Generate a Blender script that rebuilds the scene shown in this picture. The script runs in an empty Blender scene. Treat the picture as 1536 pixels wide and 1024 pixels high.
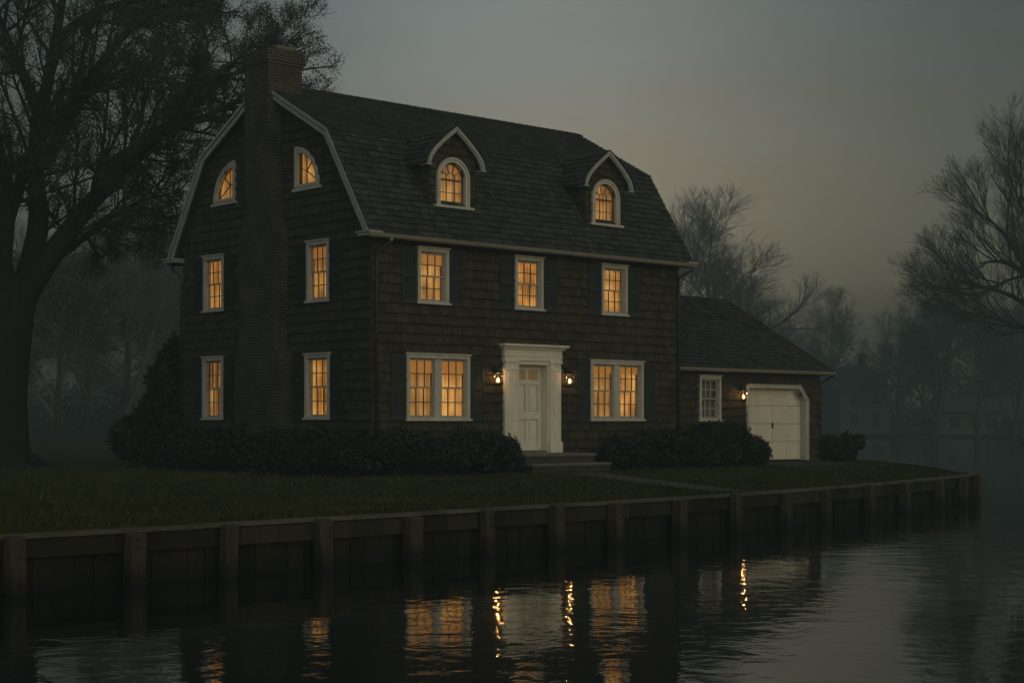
import bpy, bmesh, math, random
import numpy as np
from mathutils import Vector, Matrix
R = math.radians
random.seed(7)
scene = bpy.context.scene
COL = scene.collection

# ------------------------------------------------------------------ camera
EYE = 1.30
FPX, CXP, HYP = 2439.0, 768.0, 634.0
cam = bpy.data.objects.new("camera", bpy.data.cameras.new("camera"))
COL.objects.link(cam)
cam.location = (0, 0, EYE)
cam.rotation_euler = (R(90), 0, 0)
cam.data.sensor_width = 36
cam.data.lens = FPX / 1536 * 36
cam.data.shift_y = 122 / 1536
cam.data.clip_start = 0.1
cam.data.clip_end = 3000
scene.camera = cam

# ------------------------------------------------------------------ sky, sun, exposure
SUN_ELEV, SUN_AZ = R(2), R(6)          # low behind the house
world = bpy.data.worlds.new("World")
scene.world = world
world.use_nodes = True
nt = world.node_tree
nt.nodes.clear()
def wn(t, **k):
    n = nt.nodes.new(t)
    for a, b in k.items(): setattr(n, a, b)
    return n
def wl(a, b): nt.links.new(a, b)
def wmath(op, a, b=None, clamp=False):
    n = wn('ShaderNodeMath', operation=op, use_clamp=clamp)
    for i, x in enumerate((a, b)):
        if x is None: continue
        if isinstance(x, (int, float)): n.inputs[i].default_value = x
        else: wl(x, n.inputs[i])
    return n.outputs[0]
out = wn('ShaderNodeOutputWorld')
sky = wn('ShaderNodeTexSky', sky_type='NISHITA')
sky.sun_disc = False
sky.sun_elevation = SUN_ELEV
sky.sun_rotation = SUN_AZ
sky.dust_density = 4.0
bg1 = wn('ShaderNodeBackground'); bg1.inputs[1].default_value = 0.004
wl(sky.outputs[0], bg1.inputs[0])
tc = wn('ShaderNodeTexCoord')
sep = wn('ShaderNodeSeparateXYZ'); wl(tc.outputs['Generated'], sep.inputs[0])
nz = wn('ShaderNodeTexNoise'); nz.inputs['Scale'].default_value = 3.0; nz.inputs['Detail'].default_value = 5
mp = wn('ShaderNodeMapping'); mp.inputs['Scale'].default_value = (1.5, 1.5, 7.0)
wl(tc.outputs['Generated'], mp.inputs[0]); wl(mp.outputs[0], nz.inputs['Vector'])
zz = wmath('ADD', sep.outputs['Z'], wmath('MULTIPLY', wmath('SUBTRACT', nz.outputs[0], 0.5), 0.085))
ramp = wn('ShaderNodeValToRGB')
SKY_STOPS = [(0.0, (.30, .255, .175)), (.09, (.44, .395, .285)), (.155, (.345, .330, .262)),
             (.21, (.262, .284, .270)), (.27, (.218, .264, .272)), (.5, (.140, .165, .172)), (1.0, (.15, .172, .18))]
el = ramp.color_ramp.elements
el[0].position, el[0].color = SKY_STOPS[0][0], (*SKY_STOPS[0][1], 1)
el[1].position, el[1].color = SKY_STOPS[-1][0], (*SKY_STOPS[-1][1], 1)
for p_, c_ in SKY_STOPS[1:-1]:
    e = el.new(p_); e.color = (*c_, 1)
wl(zz, ramp.inputs[0])
# brighter over the afterglow, darker to either side; unseen sky behind the viewer boosted to light the facade
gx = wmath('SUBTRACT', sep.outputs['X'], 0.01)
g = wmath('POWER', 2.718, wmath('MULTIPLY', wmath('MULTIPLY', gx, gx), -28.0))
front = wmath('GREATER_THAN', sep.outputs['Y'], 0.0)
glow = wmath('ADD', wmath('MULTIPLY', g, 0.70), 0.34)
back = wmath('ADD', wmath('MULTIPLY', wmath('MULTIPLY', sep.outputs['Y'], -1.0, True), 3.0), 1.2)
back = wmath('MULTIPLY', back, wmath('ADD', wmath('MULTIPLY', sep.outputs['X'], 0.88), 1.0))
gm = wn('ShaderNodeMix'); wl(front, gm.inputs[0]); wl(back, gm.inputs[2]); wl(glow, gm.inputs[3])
bg2 = wn('ShaderNodeBackground')
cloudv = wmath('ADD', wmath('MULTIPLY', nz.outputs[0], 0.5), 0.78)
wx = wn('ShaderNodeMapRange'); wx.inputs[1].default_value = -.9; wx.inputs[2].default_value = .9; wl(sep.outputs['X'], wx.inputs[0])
tint = wn('ShaderNodeMix', data_type='RGBA'); wl(wx.outputs[0], tint.inputs[0]); tint.inputs[6].default_value = (.86, 1.0, 1.06, 1); tint.inputs[7].default_value = (1.22, 1.0, .72, 1)  # rear sky, out of view, given a warm right side to warm the facade
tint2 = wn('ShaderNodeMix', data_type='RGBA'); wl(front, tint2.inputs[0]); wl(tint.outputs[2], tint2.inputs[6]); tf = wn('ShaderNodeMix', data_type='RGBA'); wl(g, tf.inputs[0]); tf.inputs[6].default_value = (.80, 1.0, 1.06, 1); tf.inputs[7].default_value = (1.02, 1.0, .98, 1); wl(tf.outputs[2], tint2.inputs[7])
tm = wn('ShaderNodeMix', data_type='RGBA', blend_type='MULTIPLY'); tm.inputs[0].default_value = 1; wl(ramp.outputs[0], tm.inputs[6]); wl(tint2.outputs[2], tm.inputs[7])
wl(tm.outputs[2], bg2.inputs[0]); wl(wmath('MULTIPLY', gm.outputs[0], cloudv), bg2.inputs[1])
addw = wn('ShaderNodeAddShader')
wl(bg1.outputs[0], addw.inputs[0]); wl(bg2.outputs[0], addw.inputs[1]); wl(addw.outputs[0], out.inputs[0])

sun_d = bpy.data.lights.new("sun", 'SUN')
sun_d.energy = 0.012
sun_d.angle = R(60)
sun_d.color = (1.0, .82, .62)
sun = bpy.data.objects.new("sun", sun_d); COL.objects.link(sun)
sd = Vector((math.sin(SUN_AZ) * math.cos(SUN_ELEV), math.cos(SUN_AZ) * math.cos(SUN_ELEV), math.sin(SUN_ELEV)))
sun.rotation_euler = sd.to_track_quat('Z', 'Y').to_euler()

scene.render.engine = 'CYCLES'
scene.view_settings.view_transform = 'Standard'
scene.view_settings.look = 'None'
scene.view_settings.gamma = 1
scene.view_settings.exposure = 0.0
cy = scene.cycles
cy.use_denoising = True
cy.max_bounces = 6; cy.diffuse_bounces = 3; cy.glossy_bounces = 3; cy.transparent_max_bounces = 12; cy.volume_bounces = 1
cy.sample_clamp_indirect = 2.0

# ------------------------------------------------------------------ helpers
def tag(o, label=None, cat=None, group=None, kind=None):
    if label: o['label'] = label
    if cat: o['category'] = cat
    if group: o['group'] = group
    if kind: o['kind'] = kind
    return o
def empty(name, loc=(0, 0, 0), rz=0.0, label=None, cat=None, group=None):
    o = bpy.data.objects.new(name, None); COL.objects.link(o)
    o.location = loc; o.rotation_euler = (0, 0, rz); o.empty_display_size = .3
    return tag(o, label, cat, group)
class MB:
    """collects shapes, links them as one mesh object"""
    def __init__(s): s.v = []; s.f = []; s.mi = []; s.cur = 0
    def face(s, pts):
        i = len(s.v); s.v += [tuple(p) for p in pts]; s.f.append(tuple(range(i, i + len(pts)))); s.mi.append(s.cur)
    def hexa(s, p):              # p[0..3] bottom loop, p[4..7] top loop
        i = len(s.v); s.v += [tuple(q) for q in p]
        for f in ((0, 3, 2, 1), (4, 5, 6, 7), (0, 1, 5, 4), (1, 2, 6, 5), (2, 3, 7, 6), (3, 0, 4, 7)):
            s.f.append(tuple(i + k for k in f)); s.mi.append(s.cur)
    def box(s, F, a0, a1, b0, b1, n0, n1):
        s.hexa([F(a0, b0, n0), F(a1, b0, n0), F(a1, b1, n0), F(a0, b1, n0), F(a0, b0, n1), F(a1, b0, n1), F(a1, b1, n1), F(a0, b1, n1)])
    def prism(s, F, poly, n0, n1):   # poly of (a,b)
        k = len(poly); i = len(s.v)
        s.v += [F(a, b, n0) for a, b in poly] + [F(a, b, n1) for a, b in poly]
        s.f.append(tuple(range(i + k - 1, i - 1, -1))); s.f.append(tuple(range(i + k, i + 2 * k))); s.mi += [s.cur] * 2
        for j in range(k):
            q = (j + 1) % k
            s.f.append((i + j, i + q, i + k + q, i + k + j)); s.mi.append(s.cur)
    def ring(s, F, outer, inner, n0, n1, closed=True):
        k = len(outer); i = len(s.v)
        for L in (outer, inner):
            s.v += [F(a, b, n0) for a, b in L] + [F(a, b, n1) for a, b in L]
        o0, o1, i0, i1 = i, i + k, i + 2 * k, i + 3 * k
        for j in range(k if closed else k - 1):
            q = (j + 1) % k
            for f in ((o1 + j, o1 + q, i1 + q, i1 + j), (o0 + q, o0 + j, i0 + j, i0 + q), (o0 + j, o0 + q, o1 + q, o1 + j), (i0 + q, i0 + j, i1 + j, i1 + q)):
                s.f.append(f); s.mi.append(s.cur)
    def tube(s, pts, rad, n=6, cap=True):
        P = [Vector(p) for p in pts]; k = len(P); i = len(s.v)
        if not isinstance(rad, (list, tuple)): rad = [rad] * k
        ref = None
        for j in range(k):
            t = (P[min(j + 1, k - 1)] - P[max(j - 1, 0)])
            if t.length < 1e-9: t = Vector((0, 0, 1))
            t.normalize()
            if ref is None: ref = Vector((1, 0, 0)) if abs(t.x) < .8 else Vector((0, 1, 0))
            x = ref - t * ref.dot(t); x.normalize(); ref = x; y = t.cross(x)
            for a in range(n):
                w = 2 * math.pi * a / n
                s.v.append(tuple(P[j] + (x * math.cos(w) + y * math.sin(w)) * rad[j]))
        for j in range(k - 1):
            for a in range(n):
                b = (a + 1) % n
                s.f.append((i + j * n + a, i + j * n + b, i + (j + 1) * n + b, i + (j + 1) * n + a)); s.mi.append(s.cur)
        if cap and n > 3:
            s.f.append(tuple(i + a for a in range(n - 1, -1, -1))); s.f.append(tuple(i + (k - 1) * n + a for a in range(n))); s.mi += [s.cur] * 2
    def obj(s, name, mats, parent=None, smooth=False, label=None):
        me = bpy.data.meshes.new(name)
        me.from_pydata(s.v, [], s.f)
        if not isinstance(mats, (list, tuple)): mats = [mats]
        for m in mats: me.materials.append(m)
        if len(mats) > 1: me.polygons.foreach_set('material_index', s.mi)
        if smooth: me.polygons.foreach_set('use_smooth', [True] * len(s.f))
        me.update()
        o = bpy.data.objects.new(name, me); COL.objects.link(o)
        if parent: o.parent = parent
        if label: o['label'] = label
        return o
def Wpt(px, py, Y):
    return Vector(((px - CXP) / FPX * Y, Y, EYE + (HYP - py) / FPX * Y))

# ------------------------------------------------------------------ materials
def mat(name):
    m = bpy.data.materials.new(name); m.use_nodes = True
    t = m.node_tree; b = t.nodes['Principled BSDF']
    def N(ty, **k):
        n = t.nodes.new(ty)
        for a, c in k.items(): setattr(n, a, c)
        return n
    return m, t, b, N
def coords(t, N, scale=(1, 1, 1), kind='Object'):
    c = N('ShaderNodeTexCoord'); q = N('ShaderNodeMapping'); q.inputs['Scale'].default_value = scale
    t.links.new(c.outputs[kind], q.inputs[0]); return q.outputs[0]
def surf(name, color, rough=.7, var=.25, nscale=4.0, stretch=(1, 1, 1), island=0.0, bump=.0, bscale=30, spec=.4, color2=None, detail=6, metallic=0.0):
    """a matte surface: noise mottling, per-piece variation, small bump"""
    m, t, b, N = mat(name)
    v = coords(t, N, stretch)
    n = N('ShaderNodeTexNoise'); n.inputs['Scale'].default_value = nscale; n.inputs['Detail'].default_value = detail; n.inputs['Roughness'].default_value = .65
    t.links.new(v, n.inputs['Vector'])
    r = N('ShaderNodeValToRGB')
    c2 = color2 or tuple(c * (1 + var) for c in color)
    r.color_ramp.elements[0].position = .3; r.color_ramp.elements[1].position = .7
    r.color_ramp.elements[0].color = (*[c * (1 - var) for c in color], 1); r.color_ramp.elements[1].color = (*c2, 1)
    t.links.new(n.outputs[0], r.inputs[0])
    last = r.outputs[0]
    if island:
        gi = N('ShaderNodeNewGeometry'); mr = N('ShaderNodeMapRange'); mr.inputs[3].default_value = 1 - island; mr.inputs[4].default_value = 1 + island
        t.links.new(gi.outputs['Random Per Island'], mr.inputs[0])
        mx = N('ShaderNodeMix', data_type='RGBA', blend_type='MULTIPLY'); mx.inputs[0].default_value = 1
        t.links.new(last, mx.inputs[6]); t.links.new(mr.outputs[0], mx.inputs[7]); last = mx.outputs[2]
    t.links.new(last, b.inputs['Base Color'])
    b.inputs['Roughness'].default_value = rough; b.inputs['Specular IOR Level'].default_value = spec; b.inputs['Metallic'].default_value = metallic
    if bump:
        n2 = N('ShaderNodeTexNoise'); n2.inputs['Scale'].default_value = bscale; n2.inputs['Detail'].default_value = 4
        t.links.new(v, n2.inputs['Vector'])
        bp = N('ShaderNodeBump'); bp.inputs['Strength'].default_value = bump; bp.inputs['Distance'].default_value = .02
        t.links.new(n2.outputs[0], bp.inputs['Height']); t.links.new(bp.outputs[0], b.inputs['Normal'])
    return m
M = {}
M['wall'] = surf('cedar_shingle', (.041, .0315, .0195), .85, .35, 3, (5, 5, 1.2), .32, .5, 40, .2)
M['core'] = surf('dark_sheathing', (.03, .026, .02), .9, .2)
M['roof'] = surf('roof_shingle', (.034, .034, .030), .9, .45, 4, (2, 2, 2), .45, .5, 60, .2)
M['white'] = surf('white_paint', (.41, .395, .35), .55, .16, 6, (1, 1, .4), 0, .12, 40, .4)
M['trim'] = surf('trim_paint', (.29, .29, .275), .6, .18, 5, (1, 1, .4), 0, .12, 40, .3)
M['door_white'] = surf('door_paint', (.64, .59, .49), .55, .12, 5, (1, 1, .3), 0, .12, 40, .4)
M['sash_frame'] = surf('sash_frame_paint', (.30, .27, .22), .6, .15)
M['sash'] = surf('sash_paint', (.10, .07, .045), .6, .15)
M['shutter'] = surf('shutter_paint', (.013, .016, .015), .6, .2, 5, (1, 1, 1), .15, .1, 30)
M['gutter'] = surf('gutter_metal', (.24, .215, .175), .5, .12, 3, (.4, .4, 3), 0, .05, 20)
M['brown'] = surf('brown_metal', (.026, .021, .016), .5, .2)
M['iron'] = surf('black_iron', (.02, .018, .016), .5, .2, metallic=.3)
M['reveal'] = surf('interior_wall', (.10, .06, .03), .9, .2)
M['stone'] = surf('step_stone', (.125, .112, .09), .9, .3, 4, (1, 1, 1), 0, .4, 25)
M['wood'] = surf('weathered_timber', (.019, .0155, .0095), .85, .45, 3, (9, 9, .7), .6, .7, 25, .3)
M['post'] = surf('post_timber', (.044, .034, .020), .85, .5, 3, (9, 9, .6), .2, .8, 25, .3)
def stain(m, z0, z1, k):
    t = m.node_tree; b = t.nodes['Principled BSDF']; src = b.inputs['Base Color'].links[0].from_socket
    c = t.nodes.new('ShaderNodeTexCoord'); sp = t.nodes.new('ShaderNodeSeparateXYZ'); t.links.new(c.outputs['Object'], sp.inputs[0])
    nz = t.nodes.new('ShaderNodeTexNoise'); nz.inputs['Scale'].default_value = 5; nz.inputs['Detail'].default_value = 4; t.links.new(c.outputs['Object'], nz.inputs['Vector'])
    ad = t.nodes.new('ShaderNodeMath'); ad.operation = 'MULTIPLY_ADD'; t.links.new(nz.outputs[0], ad.inputs[0]); ad.inputs[1].default_value = .35; t.links.new(sp.outputs[2], ad.inputs[2])
    mr = t.nodes.new('ShaderNodeMapRange'); mr.inputs[1].default_value = z0 + .17; mr.inputs[2].default_value = z1 + .17; mr.inputs[3].default_value = k; mr.inputs[4].default_value = 1; t.links.new(ad.outputs[0], mr.inputs[0])
    mx = t.nodes.new('ShaderNodeMix'); mx.data_type = 'RGBA'; mx.blend_type = 'MULTIPLY'; mx.inputs[0].default_value = 1
    t.links.new(src, mx.inputs[6]); t.links.new(mr.outputs[0], mx.inputs[7]); t.links.new(mx.outputs[2], b.inputs['Base Color'])
M['cap'] = surf('cap_timber', (.070, .062, .048), .8, .4, 2, (1, 1, 1), .25, .5, 30, .3)
stain(M['wood'], -.50, -.24, .25); stain(M['post'], -.52, -.26, .25)
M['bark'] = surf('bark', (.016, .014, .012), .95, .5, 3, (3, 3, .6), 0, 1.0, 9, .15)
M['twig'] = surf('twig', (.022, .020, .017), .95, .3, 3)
M['far_twig'] = surf('far_twig', (.105, .11, .108), .95, .3, 3)  # paler than the near twigs: some of the mist is put into this colour
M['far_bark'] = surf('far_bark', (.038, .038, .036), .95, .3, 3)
M['leaf'] = surf('spring_leaf', (.026, .026, .016), .8, .4, .6, (1, 1, 1), .45, 0, 10, .2)
M['shrub'] = surf('shrub_leaf', (.0085, .0115, .0065), .6, .4, 1.2, (1, 1, 1), .5, 0, 10, .3)
M['far_white'] = surf('pale_siding', (.13, .13, .125), .8, .15, 2, (1, 1, 6))
M['far_roof'] = surf('slate', (.06, .06, .06), .9, .2)
M['far_glass'] = surf('dark_window', (.015, .018, .02), .15, .1)
M['curtain_dim'] = surf('dim_curtain', (.20, .15, .095), .9, .3, 5, (7, 7, .5))

def brick_mat():
    m, t, b, N = mat('chimney_brick')
    c = N('ShaderNodeTexCoord'); sx = N('ShaderNodeSeparateXYZ'); t.links.new(c.outputs['Object'], sx.inputs[0])
    ad = N('ShaderNodeMath', operation='ADD'); t.links.new(sx.outputs[0], ad.inputs[0]); t.links.new(sx.outputs[1], ad.inputs[1])
    cb = N('ShaderNodeCombineXYZ'); t.links.new(ad.outputs[0], cb.inputs[0]); t.links.new(sx.outputs[2], cb.inputs[1])
    br = N('ShaderNodeTexBrick'); br.inputs['Scale'].default_value = 1.0
    br.inputs['Brick Width'].default_value = .22; br.inputs['Row Height'].default_value = .078; br.inputs['Mortar Size'].default_value = .011
    br.inputs['Color1'].default_value = (.042, .029, .020, 1); br.inputs['Color2'].default_value = (.021, .016, .012, 1); br.inputs['Mortar'].default_value = (.078, .070, .056, 1)
    t.links.new(cb.outputs[0], br.inputs['Vector'])
    nz = N('ShaderNodeTexNoise'); nz.inputs['Scale'].default_value = 1.6; nz.inputs['Detail'].default_value = 6; t.links.new(c.outputs['Object'], nz.inputs['Vector'])
    mr = N('ShaderNodeMapRange'); mr.inputs[1].default_value = .3; mr.inputs[2].default_value = .7; mr.inputs[3].default_value = .6; mr.inputs[4].default_value = 1.4; t.links.new(nz.outputs[0], mr.inputs[0])
    mx = N('ShaderNodeMix', data_type='RGBA', blend_type='MULTIPLY'); mx.inputs[0].default_value = 1
    t.links.new(br.outputs[0], mx.inputs[6]); t.links.new(mr.outputs[0], mx.inputs[7]); t.links.new(mx.outputs[2], b.inputs['Base Color'])
    bp = N('ShaderNodeBump'); bp.inputs['Strength'].default_value = .7; bp.inputs['Distance'].default_value = .012; bp.invert = True
    t.links.new(br.outputs['Fac'], bp.inputs['Height']); t.links.new(bp.outputs[0], b.inputs['Normal'])
    b.inputs['Roughness'].default_value = .9; b.inputs['Specular IOR Level'].default_value = .2
    return m
M['brick'] = brick_mat()

def glass_mat():
    m, t, b, N = mat('window_glass')
    t.nodes.remove(b)
    tr = N('ShaderNodeBsdfTransparent'); tr.inputs[0].default_value = (.93, .93, .92, 1)
    gl = N('ShaderNodeBsdfGlossy'); gl.inputs['Roughness'].default_value = .04
    ge = N('ShaderNodeNewGeometry'); dp = N('ShaderNodeVectorMath', operation='DOT_PRODUCT'); t.links.new(ge.outputs['Incoming'], dp.inputs[0]); t.links.new(ge.outputs['Normal'], dp.inputs[1])
    def mt(op, a, b_=None):
        q = N('ShaderNodeMath', operation=op)
        for i, x in enumerate((a, b_)):
            if x is None: continue
            if isinstance(x, (int, float)): q.inputs[i].default_value = x
            else: t.links.new(x, q.inputs[i])
        return q.outputs[0]
    frv = mt('ADD', mt('MULTIPLY', mt('POWER', mt('SUBTRACT', 1.0, mt('ABSOLUTE', dp.outputs['Value'])), 5.0), .96), .04)
    v = coords(t, N, (1, 1, 1)); n = N('ShaderNodeTexNoise'); n.inputs['Scale'].default_value = 2.5; t.links.new(v, n.inputs['Vector'])
    bp = N('ShaderNodeBump'); bp.inputs['Strength'].default_value = .08; bp.inputs['Distance'].default_value = .05; t.links.new(n.outputs[0], bp.inputs['Height'])
    t.links.new(bp.outputs[0], gl.inputs['Normal'])
    mx = N('ShaderNodeMixShader'); t.links.new(frv, mx.inputs[0]); t.links.new(tr.outputs[0], mx.inputs[1]); t.links.new(gl.outputs[0], mx.inputs[2])
    t.links.new(mx.outputs[0], t.nodes['Material Output'].inputs[0])
    return m
M['glass'] = glass_mat()

def curtain_mat(strength=1.0):
    """drawn curtain lit through by a lamp in the room: it gives off the light that comes through the cloth"""
    m, t, b, N = mat('lit_curtain')
    v = coords(t, N, (1, 1, 1), 'Object')
    n1 = N('ShaderNodeTexNoise'); n1.inputs['Scale'].default_value = 1.7; n1.inputs['Detail'].default_value = 2; t.links.new(v, n1.inputs['Vector'])
    v2 = coords(t, N, (14, 14, .35), 'Object')
    n2 = N('ShaderNodeTexNoise'); n2.inputs['Scale'].default_value = 1.0; n2.inputs['Detail'].default_value = 3; t.links.new(v2, n2.inputs['Vector'])
    ad = N('ShaderNodeMath', operation='MULTIPLY_ADD'); t.links.new(n2.outputs[0], ad.inputs[0]); ad.inputs[1].default_value = 1.0; t.links.new(n1.outputs[0], ad.inputs[2])
    mr = N('ShaderNodeMapRange'); mr.inputs[1].default_value = .74; mr.inputs[2].default_value = 1.27; t.links.new(ad.outputs[0], mr.inputs[0])
    r = N('ShaderNodeValToRGB')
    e = r.color_ramp.elements
    e[0].position = 0; e[0].color = (.12, .036, .005, 1); e[1].position = 1; e[1].color = (.90, .47, .12, 1)
    k = e.new(.5); k.color = (.50, .195, .028, 1)
    t.links.new(mr.outputs[0], r.inputs[0]); t.links.new(r.outputs[0], b.inputs['Emission Color'])
    oi = N('ShaderNodeObjectInfo'); om = N('ShaderNodeMapRange'); om.inputs[3].default_value = strength * .52; om.inputs[4].default_value = strength * 1.05; t.links.new(oi.outputs['Random'], om.inputs[0])
    t.links.new(om.outputs[0], b.inputs['Emission Strength'])
    b.inputs['Base Color'].default_value = (.4, .3, .18, 1); b.inputs['Roughness'].default_value = .95
    return m
M['curtain'] = curtain_mat(1.0)
M['dim_top'] = None
def emit(name, col, s):
    m, t, b, N = mat(name); b.inputs['Base Color'].default_value = (.3, .2, .1, 1)
    b.inputs['Emission Color'].default_value = (*col, 1); b.inputs['Emission Strength'].default_value = s; return m
M['bulb'] = emit('lamp_bulb', (1.0, .62, .26), 6.0)
M['dim_top'] = emit('dim_top_glow', (.34, .125, .018), .95)  # added sheet: dimmer glow of the upper panes put into its colour
M['doorlight'] = emit('hall_glow', (.40, .19, .055), .14)

def grass_mat():
    m, t, b, N = mat('lawn_grass')
    v = coords(t, N)
    n = N('ShaderNodeTexNoise'); n.inputs['Scale'].default_value = .5; n.inputs['Detail'].default_value = 8; n.inputs['Roughness'].default_value = .7; t.links.new(v, n.inputs['Vector'])
    r = N('ShaderNodeValToRGB'); e = r.color_ramp.elements
    e[0].position = .3; e[0].color = (.022, .024, .005, 1); e[1].position = .72; e[1].color = (.047, .047, .011, 1)
    t.links.new(n.outputs[0], r.inputs[0]); t.links.new(r.outputs[0], b.inputs['Base Color'])
    n2 = N('ShaderNodeTexNoise'); n2.inputs['Scale'].default_value = 22; n2.inputs['Detail'].default_value = 6; t.links.new(v, n2.inputs['Vector'])
    bp = N('ShaderNodeBump'); bp.inputs['Strength'].default_value = 1; bp.inputs['Distance'].default_value = .05; t.links.new(n2.outputs[0], bp.inputs['Height']); t.links.new(bp.outputs[0], b.inputs['Normal'])
    b.inputs['Roughness'].default_value = .95; b.inputs['Specular IOR Level'].default_value = .1
    return m
M['lawn'] = grass_mat()
M['blade'] = surf('grass_blade', (.036, .037, .007), .85, .4, .5, (1, 1, 1), .4, 0, 10, .15)
M['bank'] = surf('bank_earth', (.022, .023, .017), .95, .4, .3, (1, 1, 1), 0, .8, 3, .1)
M['path'] = surf('path_gravel', (.060, .055, .042), .95, .35, 3, (1, 1, 1), 0, .5, 30, .2)
M['apron'] = surf('apron_asphalt', (.03, .03, .027), .95, .3, 3, (1, 1, 1), 0, .5, 30, .2)

def water_mat():
    m, t, b, N = mat('still_water')
    b.inputs['Base Color'].default_value = (.006, .009, .009, 1); b.inputs['Roughness'].default_value = .03
    b.inputs['IOR'].default_value = 1.33; b.inputs['Specular IOR Level'].default_value = .5
    v = coords(t, N, (1, 1, 1))
    n = N('ShaderNodeTexNoise'); n.inputs['Scale'].default_value = 2.6; n.inputs['Detail'].default_value = 3; n.inputs['Roughness'].default_value = .5; n.inputs['Distortion'].default_value = .6
    t.links.new(v, n.inputs['Vector'])
    v2 = coords(t, N, (1, 1.0, 1)); n2 = N('ShaderNodeTexNoise'); n2.inputs['Scale'].default_value = .35; n2.inputs['Detail'].default_value = 2; t.links.new(v2, n2.inputs['Vector'])
    ad = N('ShaderNodeMath', operation='MULTIPLY_ADD'); t.links.new(n2.outputs[0], ad.inputs[0]); ad.inputs[1].default_value = 1.5; t.links.new(n.outputs[0], ad.inputs[2])
    bp = N('ShaderNodeBump'); bp.inputs['Strength'].default_value = 1.0; bp.inputs['Distance'].default_value = .0075
    n3 = N('ShaderNodeTexNoise'); n3.inputs['Scale'].default_value = .16; n3.inputs['Detail'].default_value = 3; t.links.new(coords(t, N, (1, .6, 1)), n3.inputs['Vector'])
    ms = N('ShaderNodeMapRange'); ms.inputs[1].default_value = .35; ms.inputs[2].default_value = .68; ms.inputs[3].default_value = .62; ms.inputs[4].default_value = 1.0; t.links.new(n3.outputs[0], ms.inputs[0]); t.links.new(ms.outputs[0], bp.inputs['Strength'])
    t.links.new(ad.outputs[0], bp.inputs['Height'])
    t.links.new(bp.outputs[0], b.inputs['Normal'])
    return m
M['water'] = water_mat()

# ------------------------------------------------------------------ ground, water, far shore
WATER_Z = -0.60
edge_x = np.array([-5.75, -4.62, -3.65, -2.58, -1.56, -.55, .48, 1.48, 2.58, 3.78, 4.81, 5.82, 6.96, 8.08, 9.22, 10.5, 11.57])
edge_y = np.array([18.54, 19.22, 19.94, 21.0, 22.33, 23.66, 24.77, 26.42, 27.33, 29.09, 29.91, 31.39, 32.69, 34.46, 36.03, 38.67, 40.65])
PF = np.polyfit(edge_x, edge_y, 3)
def EY(x): return float(np.polyval(PF, x)) if x > -5.75 else float(np.polyval(PF, -5.75)) + (x + 5.75) * .52
XC = 11.28
front_edge = [(x, EY(x)) for x in np.linspace(-13, XC, 50)]
side_edge = [(11.85, 44.2), (12.30, 48.5), (12.2, 53), (11.6, 57.2), (10.6, 62)]

def slab(name, poly, z1, z0, mats, kind='structure'):
    bm = bmesh.new()
    vs = [bm.verts.new((x, y, z1)) for x, y in poly]
    f = bm.faces.new(vs)
    if f.normal.z < 0: f.normal_flip()
    ex = bmesh.ops.extrude_face_region(bm, geom=[f])
    bmesh.ops.translate(bm, verts=[g_ for g_ in ex['geom'] if isinstance(g_, bmesh.types.BMVert)], vec=(0, 0, z0 - z1))
    bmesh.ops.triangulate(bm, faces=bm.faces[:])
    bmesh.ops.recalc_face_normals(bm, faces=bm.faces[:])
    me = bpy.data.meshes.new(name); bm.to_mesh(me); bm.free(); me.materials.append(mats)
    o = bpy.data.objects.new(name, me); COL.objects.link(o)
    return tag(o, kind=kind)
lawn_poly = front_edge + side_edge + [(11.6, 85), (14, 102), (21, 128), (27, 150), (20, 172), (-12, 196), (-90, 215), (-90, -20)]
slab('lawn', lawn_poly, 0.0, -1.6, M['lawn'])
slab('far_shore', [(-90, 232), (-20, 226), (15, 221), (38, 217), (58, 214), (66, 196), (50, 160), (42, 132), (32, 100), (27.6, 84), (27, 70), (150, 55), (190, 420), (-120, 420)], -.25, -1.6, M['bank'])
mb = MB(); mb.face([(-400, -60, WATER_Z), (400, -60, WATER_Z), (400, 430, WATER_Z), (-400, 430, WATER_Z)])
tag(mb.obj('water', M['water']), kind='structure')
mb = MB(); mb.face([(-400, -60, -1.8), (400, -60, -1.8), (400, 430, -1.8), (-400, 430, -1.8)])
tag(mb.obj('riverbed_ground', M['bank']), kind='structure')

# garden path from the steps to the water and asphalt apron at the garage
def strip(name, pts, w0, w1, z, m):
    mb = MB(); n = len(pts); L = []; Rr = []
    for i, p in enumerate(pts):
        a = Vector(pts[max(0, i - 1)]); b = Vector(pts[min(n - 1, i + 1)]); d = (b - a).normalized(); q = Vector((-d.y, d.x))
        w = (w0 + (w1 - w0) * i / (n - 1)) / 2 * random.uniform(.93, 1.07)
        L.append(Vector(p) + q * w); Rr.append(Vector(p) - q * w)
    for i in range(n - 1):
        mb.face([(*Rr[i], z), (*Rr[i + 1], z), (*L[i + 1], z), (*L[i], z)])
    return tag(mb.obj(name, m), kind='structure')
def bez(p0, p1, p2, n=14):
    return [tuple((1 - t) ** 2 * a + 2 * t * (1 - t) * b + t * t * c for a, b, c in zip(p0, p1, p2)) for t in [i / (n - 1) for i in range(n)]]
strip('garden_path', bez((1.9, 41.9), (2.4, 38.5), (4.25, 30.2)), 1.2, .8, .012, M['path'])

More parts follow.
